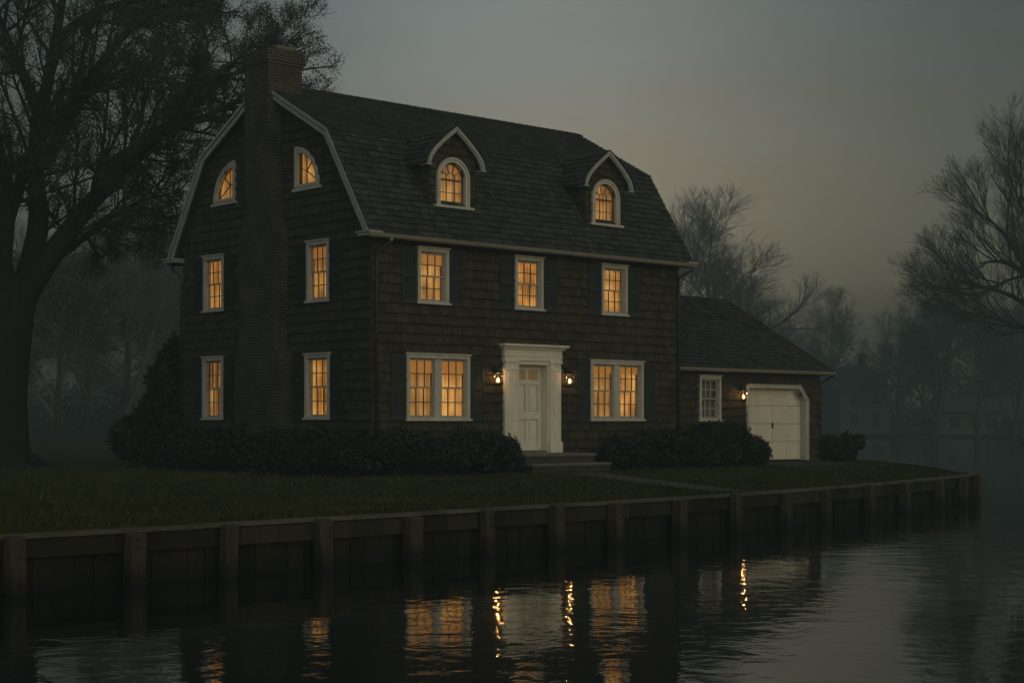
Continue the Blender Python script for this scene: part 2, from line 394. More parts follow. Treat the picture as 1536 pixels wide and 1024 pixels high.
# ------------------------------------------------------------------ seawall
seawall = empty('seawall', (0, 0, 0), 0, 'low weathered timber bulkhead with square posts holding the lawn above the water', 'seawall')
def resample(pts, step):
    out_ = [Vector(pts[0])]; acc = 0
    for a, b in zip(pts[:-1], pts[1:]):
        a = Vector(a); b = Vector(b); L = (b - a).length; d = (b - a) / L; s = step - acc
        while s <= L: out_.append(a + d * s); s += step
        acc = L - (s - step)
    return out_
wall_line = front_edge + [(11.40, 40.75)] + side_edge
pl = resample(wall_line, .26)
mb = MB()
for a, b in zip(pl[:-1], pl[1:]):
    d = (b - a).normalized(); q = Vector((d.y, -d.x)); o_ = random.uniform(0, .025); g_ = random.uniform(.004, .014)
    a2 = a + d * g_; t0 = q * .02; t1 = q * (.055 + o_)
    mb.hexa([(*(a2 + t0), -1.7), (*(b + t0), -1.7), (*(b + t1), -1.7), (*(a2 + t1), -1.7), (*(a2 + t0), -.02), (*(b + t0), -.02), (*(b + t1), -.02), (*(a2 + t1), -.02)])
mb.obj('sheathing', M['wood'], seawall)
def rail(name, step, n0, n1, z0, z1, m, jit=.006):
    mb = MB(); p = resample(wall_line, .6); k = max(1, int(step / .6))
    for i in range(0, len(p) - 1, k):
        dz = random.uniform(-jit, jit)
        for j in range(i, min(i + k, len(p) - 1)):
            a, b = p[j], p[j + 1]
            da = (p[min(j + 1, len(p) - 1)] - p[max(j - 1, 0)]).normalized(); db = (p[min(j + 2, len(p) - 1)] - p[j]).normalized()
            qa = Vector((da.y, -da.x)); qb = Vector((db.y, -db.x))
            if j == i: a = a + da * .012
            mb.hexa([(*(a + qa * n0), z0 + dz), (*(b + qb * n0), z0 + dz), (*(b + qb * n1), z0 + dz), (*(a + qa * n1), z0 + dz),
                     (*(a + qa * n0), z1 + dz), (*(b + qb * n0), z1 + dz), (*(b + qb * n1), z1 + dz), (*(a + qa * n1), z1 + dz)])
    return mb.obj(name, m, seawall)
rail('wale', 2.4, .085, .175, -.215, .005, M['wood'])
rail('cap_board', 3.6, -.12, .20, .012, .052, M['cap'])
post_px = [10, 182, 322, 468, 598, 711, 815, 905, 998, 1085, 1160, 1220, 1287, 1340, 1392, 1426, 1447]
def ray_edge(px):
    k = (px - CXP) / FPX; lo, hi = -12.0, 12.0
    xs = np.linspace(-12, XC + .05, 4000); ys = np.array([EY(x) for x in xs])
    i = int(np.argmin(np.abs(xs - k * ys))); return Vector((xs[i], ys[i]))
def post_at(p, d):
    q = Vector((d.y, -d.x)); c = p + q * .27; w = .096 * random.uniform(.88, 1.14); mb = MB()
    tw = random.uniform(-.05, .05); rings = []
    prof = [(-w, -w * .72), (-w * .72, -w), (w * .72, -w), (w, -w * .72), (w, w * .72), (w * .72, w), (-w * .72, w), (-w, w * .72)]
    lean = Vector((random.uniform(-.035, .035), random.uniform(-.035, .035)))
    zt = .03 + random.uniform(-.03, .045)
    zs = [-1.8, -.9, -.4, zt - .03, zt]; i0 = len(mb.v)
    for z in zs:
        s = .82 if z == zt else 1
        for x, y in prof:
            jx = random.uniform(-.004, .004)
            x2 = (x * math.cos(tw) - y * math.sin(tw)) * s + jx; y2 = (x * math.sin(tw) + y * math.cos(tw)) * s
            v = c + d * x2 + q * y2 + lean * (z + .9); mb.v.append((v.x, v.y, z))
    for k in range(len(zs) - 1):
        for a in range(8):
            b = (a + 1) % 8; mb.f.append((k * 8 + a, k * 8 + b, k * 8 + 8 + b, k * 8 + 8 + a)); mb.mi.append(0)
    mb.f.append(tuple((len(zs) - 1) * 8 + a for a in range(8))); mb.mi.append(0)
    po = mb.obj('post', M['post'], seawall)
    for zb in (-.06, -.16):
        mb = MB(); v = c + q * w; mb.tube([(v.x, v.y, zb), (v.x + q.x * .018, v.y + q.y * .018, zb)], .018, 8); mb.obj('bolt', M['iron'], po)
    return po
for px in post_px:
    p = ray_edge(px); d = (Vector((p.x + .2, EY(p.x + .2))) - Vector((p.x - .2, EY(p.x - .2)))).normalized(); post_at(p, d)
for p0, p1 in ((Vector(side_edge[0]), Vector(side_edge[1])), (Vector(side_edge[1]), Vector(side_edge[2])), (Vector(side_edge[2]), Vector(side_edge[3]))):
    post_at(p0, (p1 - p0).normalized())

# ------------------------------------------------------------------ house
TH = math.atan2(2439, 2682)
HX, HY = -.0861 * 40, 40.0
L, Wd = 11.19, 8.85
house = empty('house', (HX, HY, 0), TH, 'large dark shingled gambrel-roofed house with lit windows, white trim and brick end chimney', 'house')
def H2W(u, v, z):
    c, s = math.cos(TH), math.sin(TH); return Vector((HX + c * u - s * v, HY + s * u + c * v, z))
def FAC(v0): return lambda a, b, n: (a, v0 - n, b)
def GAB(u0): return lambda a, b, n: (u0 - n, a, b)
def GABR(u0): return lambda a, b, n: (u0 + n, a, b)
def BACK(v0): return lambda a, b, n: (a, v0 + n, b)
def SLOPE(v0, z0, v1, z1):          # a along the eave, b up the slope, n outward
    l = math.hypot(v1 - v0, z1 - z0); dv, dz = (v1 - v0) / l, (z1 - z0) / l
    sgn = 1 if dv > 0 else -1
    return (lambda a, b, n: (a, v0 + dv * b - sgn * dz * n, z0 + dz * b + sgn * dv * n)), l
def shingles(mb, F, H, Lf, Rf, exposure, wmin, wmax, th, holes=(), b0=0.0, jit=.012, back=.002):
    """courses of single wedge-shaped shingles, clipped to an outline and round openings"""
    n = max(1, round((H - b0) / exposure)); e = (H - b0) / n
    for k in range(n):
        t0, t1 = b0 + k * e, b0 + (k + 1) * e
        lo, hi = min(Lf(t0), Lf(t1)), max(Rf(t0), Rf(t1))
        a = lo - random.uniform(0, wmax); cuts = [lo]
        while a < hi:
            a += random.uniform(wmin, wmax)
            if lo < a < hi: cuts.append(a)
        cuts.append(hi)
        for h in holes:
            if h[2] < t1 and h[3] > t0:
                for q in (h[0], h[1]):
                    if lo < q < hi: cuts.append(q)
        cuts = sorted(cuts)
        for a0, a1 in zip(cuts[:-1], cuts[1:]):
            if a1 - a0 < .004: continue
            spans = [(t0, t1)]; mid = (a0 + a1) / 2
            for h in holes:
                if h[0] < mid < h[1]:
                    ns = []
                    for s0, s1 in spans:
                        if h[2] > s0: ns.append((s0, min(s1, h[2])))
                        if h[3] < s1: ns.append((max(s0, h[3]), s1))
                        
                    spans = [q for q in ns if q[1] - q[0] > .003]
            dj = random.uniform(-jit, jit) if not holes or all(not (h[2] - .05 < t1 and h[3] + .05 > t0) for h in holes) else 0
            ex = random.uniform(0, th * .35)
            for s0, s1 in spans:
                f0 = 1 - (s0 - t0) / e; f1 = 1 - (s1 - t0) / e
                n0, n1 = back + (th + ex) * f0, back + (th + ex) * f1
                sb = s0 + dj if s0 == t0 and k else s0
                def cl(x, t): return min(max(x, Lf(t)), Rf(t))
                A0, A1, B0, B1 = cl(a0 + .005, s0), cl(a1 - .005, s0), cl(a0 + .005, s1), cl(a1 - .005, s1)
                if A1 - A0 < .004 and B1 - B0 < .004: continue
                i = len(mb.v)
                mb.v += [F(A0, sb, n0), F(A1, sb, n0), F(B1, s1, n1), F(B0, s1, n1), F(A0, sb, 0), F(A1, sb, 0), F(B1, s1, 0), F(B0, s1, 0)]
                for f in ((0, 1, 2, 3), (4, 5, 1, 0), (5, 6, 2, 1), (7, 4, 0, 3)):
                    mb.f.append(tuple(i + q for q in f)); mb.mi.append(mb.cur)

EZ, BZ, RZ = 5.98, 8.70, 10.32           # eave, break, ridge
OV = .33
BV, RV = 1.42, Wd / 2
HW = dict(  # u0,u1,z0,z1 outer casing
    W1=(1.40, 2.42, 4.30, 5.72), W2=(4.71, 5.74, 4.30, 5.72), W3=(7.99, 9.02, 4.30, 5.72),
    D1=(1.04, 3.13, 1.35, 3.03), D2=(7.55, 9.68, 1.35, 3.03))
GW = dict(GL1=(6.68, 7.75, 1.38, 3.12), GR1=(1.70, 2.78, 1.38, 3.06), GL2=(6.66, 7.70, 4.38, 5.94), GR2=(1.73, 2.70, 4.38, 5.95))
CAS = .092
def hole(w): return (w[0] + CAS * .7, w[1] - CAS * .7, w[2] + CAS * .7, w[3] - CAS * .7)
DOOR = (4.80, 5.93, .52, 2.86)
FRONT_HOLES = [hole(w) for w in HW.values()] + [(DOOR[0] - .03, DOOR[1] + .03, .3, DOOR[3] + .03)]
LZ0 = 7.32
LR = (2.13, 3.26)        # lunettes along v
LLn = (6.08, 7.21)
def lun_holes(v0, v1, left):   # quarter circle openings, straight side by the chimney
    o = []
    for k in range(5):
        z = LZ0 + .06 + k * .2; r = 1.0
        w = math.sqrt(max(0, r * r - (k * .2 + .1) ** 2)) - .02
        o.append((v0 + .06, v0 + .06 + w, z, z + .2) if not left else (v1 - .06 - w, v1 - .06, z, z + .2))
    return o
GABLE_HOLES = [hole(w) for w in GW.values()] + lun_holes(*LR, True) + lun_holes(*LLn, False)
def gl_l(t):
    if t < EZ: return 0
    if t < BZ: return (t - EZ) / (BZ - EZ) * (BV + .28) - .28 if t > EZ + .45 else 0
    return BV + (t - BZ) / (RZ - BZ) * (RV - BV)
def gl_r(t): return Wd - gl_l(t)

mb = MB()
mb.cur = 1
CZ = [(.42, .0), (.42, 5.7), (2.0, 8.35), (RV, 9.85), (Wd - 2.0, 8.35), (Wd - .42, 5.7), (Wd - .42, .0)]
mb.prism(GABR(0), CZ, .42, L - .42)
mb.cur = 0
shingles(mb, FAC(0), EZ + .02, lambda t: -.02, lambda t: L + .02, .25, .10, .26, .050, FRONT_HOLES, .12)
shingles(mb, GAB(0), RZ - .15, lambda t: gl_l(t) + .02, lambda t: gl_r(t) - .02, .25, .10, .26, .050, GABLE_HOLES, .12)
shingles(mb, GABR(L), RZ - .15, lambda t: gl_l(t) + .02, lambda t: gl_r(t) - .02, .25, .2, .4, .050, (), .12)
shingles(mb, BACK(Wd), EZ, lambda t: 0, lambda t: L, .25, .25, .5, .05, (), .12)
for uu, vv in ((-.02, -.02), (L - .06, -.02)):      # woven shingle corners
    mb.box(lambda a, b, n: (a, n, b), uu, uu + .08, .1, EZ - .1, vv, vv + .08)
mb.obj('wall', [M['wall'], M['core']], house)
mb = MB()
mb.box(FAC(0), .03, L - .03, -.3, .125, -.3, -.004); mb.box(GAB(0), .03, Wd - .03, -.3, .125, -.3, -.004); mb.box(GABR(L), .03, Wd - .03, -.3, .125, -.3, -.004)
mb.obj('foundation', M['stone'], house)

# ---- roof: slabs with openings for the dormers, single shingles on top
def rect_minus(r, holes):
    xs = sorted({r[0], r[1], *[min(max(h[i], r[0]), r[1]) for h in holes for i in (0, 1)]})
    ys = sorted({r[2], r[3], *[min(max(h[i], r[2]), r[3]) for h in holes for i in (2, 3)]})
    o = []
    for x0, x1 in zip(xs[:-1], xs[1:]):
        for y0, y1 in zip(ys[:-1], ys[1:]):
            mx_, my_ = (x0 + x1) / 2, (y0 + y1) / 2
            if not any(h[0] < mx_ < h[1] and h[2] < my_ < h[3] for h in holes): o.append((x0, x1, y0, y1))
    return o
DORM_U = (2.79, 8.42)
DV = .27                                     # plane of the dormer fronts
SF, SL = SLOPE(-OV, EZ - .0, BV, BZ)
def slope_b(z): return (z - EZ) / (BZ - EZ) * SL
dh = [(u - .66, u + .66, slope_b(7.02), SL) for u in DORM_U]
mb = MB(); mb.cur = 1
for r_ in rect_minus((-OV, L + OV, 0, SL), dh): mb.box(SF, r_[0], r_[1], r_[2], r_[3], -.11, -.002)
UF, UL = SLOPE(BV, BZ, RV, RZ)
mb.box(UF, -OV, L + OV, 0, UL + .02, -.11, -.002)
SB, _ = SLOPE(Wd + OV, EZ, Wd - BV, BZ); UB, _ = SLOPE(Wd - BV, BZ, RV, RZ)
mb.box(SB, -OV, L + OV, 0, SL, -.11, -.002); mb.box(UB, -OV, L + OV, 0, UL + .02, -.11, -.002)
mb.cur = 0
one = lambda c: (lambda t: c)
shingles(mb, SF, SL + .0, one(-OV - .02), one(L + OV + .02), .19, .11, .28, .027, dh, -.05, .010)
shingles(mb, UF, UL, one(-OV - .02), one(L + OV + .02), .19, .11, .28, .027, (), -.06, .010)
shingles(mb, SB, SL, one(-OV - .02), one(L + OV + .02), .19, .4, .8, .020, (), -.05)
shingles(mb, UB, UL, one(-OV - .02), one(L + OV + .02), .19, .4, .8, .020, (), -.06)
u = -OV - .02                                 # ridge caps
while u < L + OV:
    w = .3
    for s in (-1, 1):
        mb.hexa([(u, RV, RZ + .035), (u + w, RV, RZ + .02), (u + w, RV + s * .16, RZ - .055), (u, RV + s * .16, RZ - .04), (u, RV, RZ + .055), (u + w, RV, RZ + .04), (u + w, RV + s * .16, RZ - .04), (u, RV + s * .16, RZ - .02)])
    u += w - .01
roof = mb.obj('roof', [M['roof'], M['core']], house)

# ---- rake boards, fascia, gutters, downspouts
gam = [(-OV, EZ), (BV, BZ), (RV, RZ), (Wd - BV, BZ), (Wd + OV, EZ)]
def inset(pts, d):
    o = []
    for i, p in enumerate(pts):
        P_ = Vector(p); dirs = []
        if i: dirs.append((P_ - Vector(pts[i - 1])).normalized())
        if i < len(pts) - 1: dirs.append((Vector(pts[i + 1]) - P_).normalized())
        ns = [Vector((q.y, -q.x)) for q in dirs]
        n = ns[0] if len(ns) == 1 else (ns[0] + ns[1]) / (1 + ns[0].dot(ns[1]))
        o.append(tuple(P_ + n * d))
    return o
for nm, F in (('rake_board', GAB(-OV + .0)), ('rake_board', GABR(L + OV))):
    mb = MB()
    g0, g1, g2 = inset(gam, .005), inset(gam, .21), inset(gam, .075)
    mb.ring(F, g0, g1, -.05, .0, False)
    mb.ring(F, g0, g2, .001, .035, False)
    for i in (0, -1):
        a, b = g0[i], g1[i]
    mb.obj(nm, M['trim'], house)
mb = MB()                                       # soffits under the overhangs
for F in (GAB(0), GABR(L)):
    mb.ring(F, inset(gam, .118), inset(gam, .135), .0, OV - .05, False)
mb.box(FAC(0), -OV, L + OV, EZ - .14, EZ - .115, .0, OV); mb.box(BACK(Wd), -OV, L + OV, EZ - .14, EZ - .115, 0, OV)
mb.obj('soffit', M['brown'], house)
def gutter(parent, F, a0, a1, b, n0):
    mb = MB()
    prof = [(0, -.085), (.05, -.088), (.085, -.05), (.10, .0), (.112, .0), (.112, .012), (.088, .012), (.072, -.045), (.045, -.072), (.008, -.072), (.008, .012), (0, .012)]
    i = len(mb.v); k = len(prof)
    for a in (a0, a1): mb.v += [F(a, b + q[1], n0 + q[0]) for q in prof]
    for j in range(k):
        q = (j + 1) % k; mb.f.append((j, q, k + q, k + j)); mb.mi.append(0)
    mb.f.append(tuple(range(k))); mb.f.append(tuple(range(2 * k - 1, k - 1, -1))); mb.mi += [0, 0]
    return mb.obj('gutter', M['gutter'], parent)
gutter(house, FAC(-OV - .025), -OV - .04, L + OV + .04, EZ - .06, 0)
mb = MB()
mb.box(FAC(-OV), -OV, L + OV, EZ - .17, EZ - .03, .0, .022)
mb.box(BACK(Wd + OV), -OV, L + OV, EZ - .17, EZ - .03, 0, .03)
mb.obj('fascia', M['brown'], house)
# short returns of the eave round the gable corners
for v0, v1 in ((-OV - .1, .10), (Wd - .10, Wd + OV + .12)):
    for F in (GAB(0), GABR(L)):
        mb = MB()
        mb.box(F, v0, v1, EZ - .115, EZ - .035, .0, OV + .06)
        mb.box(F, v0 - .02, v1 + .02, EZ - .037, EZ + .0, .0, OV + .10)
        mb.obj('eave_return', M['trim'], house)
def pipe(parent, pts, r=.042, name='downspout', m=None):
    mb = MB(); mb.tube(pts, r, 8); return mb.obj(name, m or M['brown'], parent, True)
pipe(house, [(.30, -OV - .06, EZ - .12), (.30, -OV - .04, EZ - .22), (.10, -.09, EZ - .48), (.08, -.08, EZ - .7), (.08, -.08, .15)])
pipe(house, [(L + .22, -OV - .04, EZ - .12), (L + .22, -OV - .02, EZ - .24), (L - .02, -.10, EZ - .45), (L - .04, -.085, EZ - .6), (L - .04, -.085, .1)])
pipe(house, [(-.16, Wd + OV + .04, EZ - .12), (-.16, Wd + OV, EZ - .28), (-.1, Wd + .06, EZ - .48), (-.05, Wd + .05, EZ - .7), (-.05, Wd + .05, .1)])
mb = MB(); mb.box(FAC(-OV - .1), .24, .30, EZ - .22, EZ - .13, -.02, .02); mb.obj('gutter_outlet', M['gutter'], house)

# ---- chimney
mb = MB()
CF = GAB(0)
def stage(v0, v1, z0, z1, n0=-.2, n1=.46): mb.box(CF, v0, v1, z0, z1, n0, n1)
stage(3.36, 5.50, -.1, 3.05); stage(3.60, 5.26, 3.35, 6.25)
def shoulder(a, b, z0, z1):
    mb.hexa([CF(a[0], z0, -.2), CF(a[1], z0, -.2), CF(a[1], z0, .46), CF(a[0], z0, .46), CF(b[0], z1, -.2), CF(b[1], z1, -.2), CF(b[1], z1, .46), CF(b[0], z1, .46)])
shoulder((3.36, 5.50), (3.60, 5.26), 3.05, 3.35)
shoulder((3.60, 5.26), (3.84, 4.98), 6.25, 6.85)
stage(3.84, 4.98, 6.85, 9.3)
mb.box(CF, 3.84, 4.98, 9.3, 10.72, -.60, .46)
mb.box(CF, 3.81, 5.01, 10.72, 10.80, -.63, .49); mb.box(CF, 3.785, 5.035, 10.80, 11.06, -.655, .515); mb.box(CF, 3.80, 5.02, 11.06, 11.13, -.64, .50)
chim = mb.obj('chimney', M['brick'], house)
mb = MB(); mb.box(CF, 3.98, 4.55, 11.13, 11.27, -.45, .10); mb.obj('flue_cap', M['stone'], chim)

# ---- windows
def pleated(mb, F, a0, a1, b0, b1, n, amp=.018, step=.055):
    k = max(4, int((a1 - a0) / step)); pts = []
    ph = random.uniform(0, 6)
    for i in range(k + 1):
        a = a0 + (a1 - a0) * i / k
        pts.append((a, n + amp * math.sin(i * 1.9 + ph) + random.uniform(-.004, .004)))
    for (a, n_), (c, m_) in zip(pts[:-1], pts[1:]):
        s = random.uniform(-.003, .003)
        mb.face([F(a, b0, n_), F(c, b0, m_), F(c, b1, m_ + s), F(a, b1, n_ + s)])
def lightbox(mb, F, a0, a1, b0, b1, n0, n1):
    mb.face([F(a0, b0, n1), F(a1, b0, n1), F(a1, b1, n1), F(a0, b1, n1)])
    for (p, q) in (((a0, b0), (a1, b0)), ((a1, b0), (a1, b1)), ((a1, b1), (a0, b1)), ((a0, b1), (a0, b0))):
        mb.face([F(*p, n0), F(*q, n0), F(*q, n1), F(*p, n1)])
def sash_unit(F, win, a0, a1, b0, b1, cols=3, rows=2, lit=True, gap=(0.0, 0.0), sashm='sash', part=0.0, dim_top=0.0):
    mid = (b0 + b1) / 2 + .02
    mb = MB(); sw = .042; mw = .022
    for (y0, y1, n0, n1) in ((mid - .025, b1, -.045, -.012), (b0, mid + .02, -.085, -.048)):
        mb.cur = 1
        mb.box(F, a0, a0 + sw, y0, y1, n0, n1); mb.box(F, a1 - sw, a1, y0, y1, n0, n1)
        mb.box(F, a0 + sw, a1 - sw, y0, y0 + sw * (1.2 if y0 == b0 else 1), n0, n1); mb.box(F, a0 + sw, a1 - sw, y1 - sw, y1, n0, n1)
        mb.cur = 0
        for i in range(1, cols):
            x = a0 + sw + (a1 - a0 - 2 * sw) * i / cols; mb.box(F, x - mw / 2, x + mw / 2, y0 + sw, y1 - sw, n0 + .008, n1 - .004)
        for i in range(1, rows):
            y = y0 + sw + (y1 - y0 - 2 * sw) * i / rows; mb.box(F, a0 + sw, a1 - sw, y - mw / 2, y + mw / 2, n0 + .010, n1 - .006)
    mb.obj('sash', [M[sashm], M['sash_frame']], win)
    mb = MB(); mb.face([F(a0 + .01, mid, -.03), F(a1 - .01, mid, -.03), F(a1 - .01, b1 - .01, -.03), F(a0 + .01, b1 - .01, -.03)])
    mb.face([F(a0 + .01, b0 + .01, -.066), F(a1 - .01, b0 + .01, -.066), F(a1 - .01, mid, -.066), F(a0 + .01, mid, -.066)])
    mb.obj('pane', M['glass'], win)
    mb = MB(); 
    if part: 
        c_ = (a0 + a1) / 2 + random.uniform(-.06, .06); pleated(mb, F, a0 - .02, c_ - part, b0 - .02, b1 + .02, -.135, .022, .04); pleated(mb, F, c_ + part, a1 + .02, b0 - .02, b1 + .02, -.135, .022, .04)
        mb.face([F(a0 - .02, b0 - .02, -.30), F(a1 + .02, b0 - .02, -.30), F(a1 + .02, b1 + .02, -.30), F(a0 - .02, b1 + .02, -.30)])
    else: pleated(mb, F, a0 - .02 + gap[0], a1 + .02 - gap[1], b0 - .02, b1 + .02, -.135)
    mb.obj('curtain', M['curtain'] if lit else M['curtain_dim'], win)
    if dim_top:  # strip added in front of the curtain to dim the top panes
        mb = MB(); mb.box(F, a0 - .02, a1 + .02, b1 - dim_top, b1 + .02, -.106, -.102); mb.box(F, a0 - .02, a1 + .02, b1 - dim_top - .02, b1 - dim_top, -.112, -.098); mb.obj('dim_top', M['dim_top'], win)
def rect_casing(mb, F, a0, a1, b0, b1, c=CAS, head=True, n1=.075):
    mb.box(F, a0, a0 + c, b0 + .055, b1 - c, -.02, n1); mb.box(F, a1 - c, a1, b0 + .055, b1 - c, -.02, n1)
    mb.box(F, a0, a1, b1 - c, b1, -.02, n1 + .003)
    if head: mb.box(F, a0 - .035, a1 + .035, b1, b1 + .035, -.0, n1 + .035)
    mb.box(F, a0 + .02, a1 - .02, b0 + .055, b0 + .085, -.02, n1 - .01)
    # inner stop bead
    for x in (a0 + c, a1 - c - .018): mb.box(F, x, x + .018, b0 + .085, b1 - c, -.09, .022)
    mb.box(F, a0 + c + .018, a1 - c - .018, b1 - c - .018, b1 - c, -.09, .022)
def window(parent, F, w, double=False, lit=True, gap=(.0, .07), sashm='sash', label=None, part=0.0, dim_top=0.0):
    a0, a1, b0, b1 = w; c = CAS
    mb = MB(); rect_casing(mb, F, a0, a1, b0, b1)
    win = mb.obj('window', M['white'], parent, label=label)
    mb = MB(); mb.box(F, a0 - .04, a1 + .05, b0, b0 + .055, -.10, .11); mb.obj('sill', M['white'], win)
    spans = [(a0 + c + .018, a1 - c - .018)]
    if double:
        m_ = (a0 + a1) / 2; mb = MB(); mb.box(F, m_ - .11, m_ + .11, b0 + .085, b1 - c - .018, -.09, .045); mb.obj('mullion', M['white'], win)
        spans = [(a0 + c + .018, m_ - .11), (m_ + .11, a1 - c - .018)]
    for s in spans:
        sash_unit(F, win, s[0], s[1], b0 + .085, b1 - c - .018, lit=lit, gap=gap, sashm=sashm, part=part, dim_top=dim_top)
    mb = MB(); lightbox(mb, F, a0 + c - .01, a1 - c + .01, b0 + .06, b1 - c + .01, -.0, -.34); mb.obj('reveal', M['reveal'], win)
    return win
F0 = FAC(0); G0 = GAB(0)
for k in ('W1', 'W2', 'W3'): window(house, F0, HW[k], gap=(.0, .03), part=.035 if k == 'W2' else 0, dim_top=.30 if k == 'W1' else 0)
for k in ('D1', 'D2'): window(house, F0, HW[k], True, gap=(.0, .03), dim_top=.36 if k == 'D1' else .22)
for k in ('GL1', 'GR1', 'GL2', 'GR2'): window(house, G0, GW[k], gap=(.03, .0), part=.03 if k in ('GR1', 'GL2') else 0, dim_top=.34 if k == 'GR2' else 0)
def shutter(F, a0, a1, b0, b1):
    mb = MB(); st = .055
    mb.box(F, a0, a0 + st, b0, b1, .03, .068); mb.box(F, a1 - st, a1, b0, b1, .03, .068)
    m_ = (b0 + b1) / 2
    for y0, y1 in ((b0, b0 + .09), (m_ - .04, m_ + .04), (b1 - .07, b1)): mb.box(F, a0 + st, a1 - st, y0, y1, .03, .064)
    for y0, y1 in ((b0 + .09, m_ - .04), (m_ + .04, b1 - .07)):
        y = y0
        while y < y1 - .01:
            e = min(y + .045, y1)
            mb.hexa([F(a0 + st, y, .034), F(a1 - st, y, .034), F(a1 - st, y, .062), F(a0 + st, y, .062), F(a0 + st, e, .034), F(a1 - st, e, .034), F(a1 - st, e, .040), F(a0 + st, e, .040)])
            y += .045
    return mb.obj('shutter', M['shutter'], house)
for k, w in HW.items():
    sw = .46 if k[0] == 'D' else .47
    shutter(F0, w[0] - .035 - sw, w[0] - .035, w[2] + .0, w[3] - .02); shutter(F0, w[1] + .035, w[1] + .035 + sw, w[2] + .0, w[3] - .02)
for k, w in GW.items():
    shutter(G0, w[0] - .04 - .46, w[0] - .04, w[2], w[3] - .02) if not k.startswith('GL') else shutter(G0, w[0] - .04 - .46, w[0] - .04, w[2], w[3] - .02)
    shutter(G0, w[1] + .04, w[1] + .04 + .46, w[2], w[3] - .02)

# quarter-round attic windows either side of the chimney
def lunette(v0, v1, left):
    r = (v1 - v0) - .02; zb = LZ0 + .05
    cx_ = v1 if left else v0; s = -1 if left else 1
    def arc(rr, off, z): return [(cx_ + s * off, z)] + [(cx_ + s * (off + rr * math.cos(t)), z + rr * math.sin(t)) for t in [R(90) * i / 14 for i in range(15)]]
    outer = arc(r, 0, zb); inner = arc(r - .28, .12, zb + .11)
    if left: pass
    mb = MB(); mb.ring(G0, outer, inner, -.03, .06)
    mid_o = arc(r - .06, .03, zb + .03); mid_i = arc(r - .16, .075, zb + .075)
    mb.ring(G0, mid_o, mid_i, .061, .08)
    win = mb.obj('window', M['white'], house, label='quarter-round lit attic window in a white frame')
    mb = MB(); mb.box(G0, min(v0, v1) - .05, max(v0, v1) + .05, LZ0 - .02, LZ0 + .048, -.05, .10); mb.obj('sill', M['white'], win)
    mb = MB(); ri = r - .28
    ring_o = arc(ri + .01, .115, zb + .105); ring_i = arc(ri - .05, .145, zb + .135)
    mb.ring(G0, ring_o, ring_i, -.075, -.04)
    def bar(p, q, w=.011):
        p = Vector(p); q = Vector(q); d = (q - p).normalized(); n_ = Vector((-d.y, d.x)) * w
        a = [p + n_, p - n_, q - n_, q + n_]
        mb.hexa([G0(x[0], x[1], -.07) for x in a] + [G0(x[0], x[1], -.045) for x in a])
    c0 = (cx_ + s * .12, zb + .11)
    nd = (c0[0] + s * ri * .36, c0[1] + ri * .42)
    bar((nd[0] + s * .0, c0[1]), (nd[0], c0[1] + ri * .93)); bar((c0[0], nd[1] + .10), nd); bar(nd, (c0[0] + s * ri * .93, c0[1] + ri * .06)); bar(nd, (c0[0] + s * ri * .68, c0[1] + ri * .72))
    mb.obj('sash', M['sash'], win)
    mb = MB(); mb.face([G0(a, b, -.058) for a, b in arc(ri, .12, zb + .11)]); mb.obj('pane', M['glass'], win)
    mb = MB(); pleated(mb, G0, v0 + .05, v1 - .05, LZ0 + .03, LZ0 + 1.15, -.16); mb.obj('curtain', M['curtain'], win)
    mb = MB(); lightbox(mb, G0, v0 + .03, v1 - .03, LZ0 + .06, LZ0 + 1.12, -.031, -.30); mb.obj('reveal', M['reveal'], win)
lunette(*LR, True); lunette(*LLn, False)

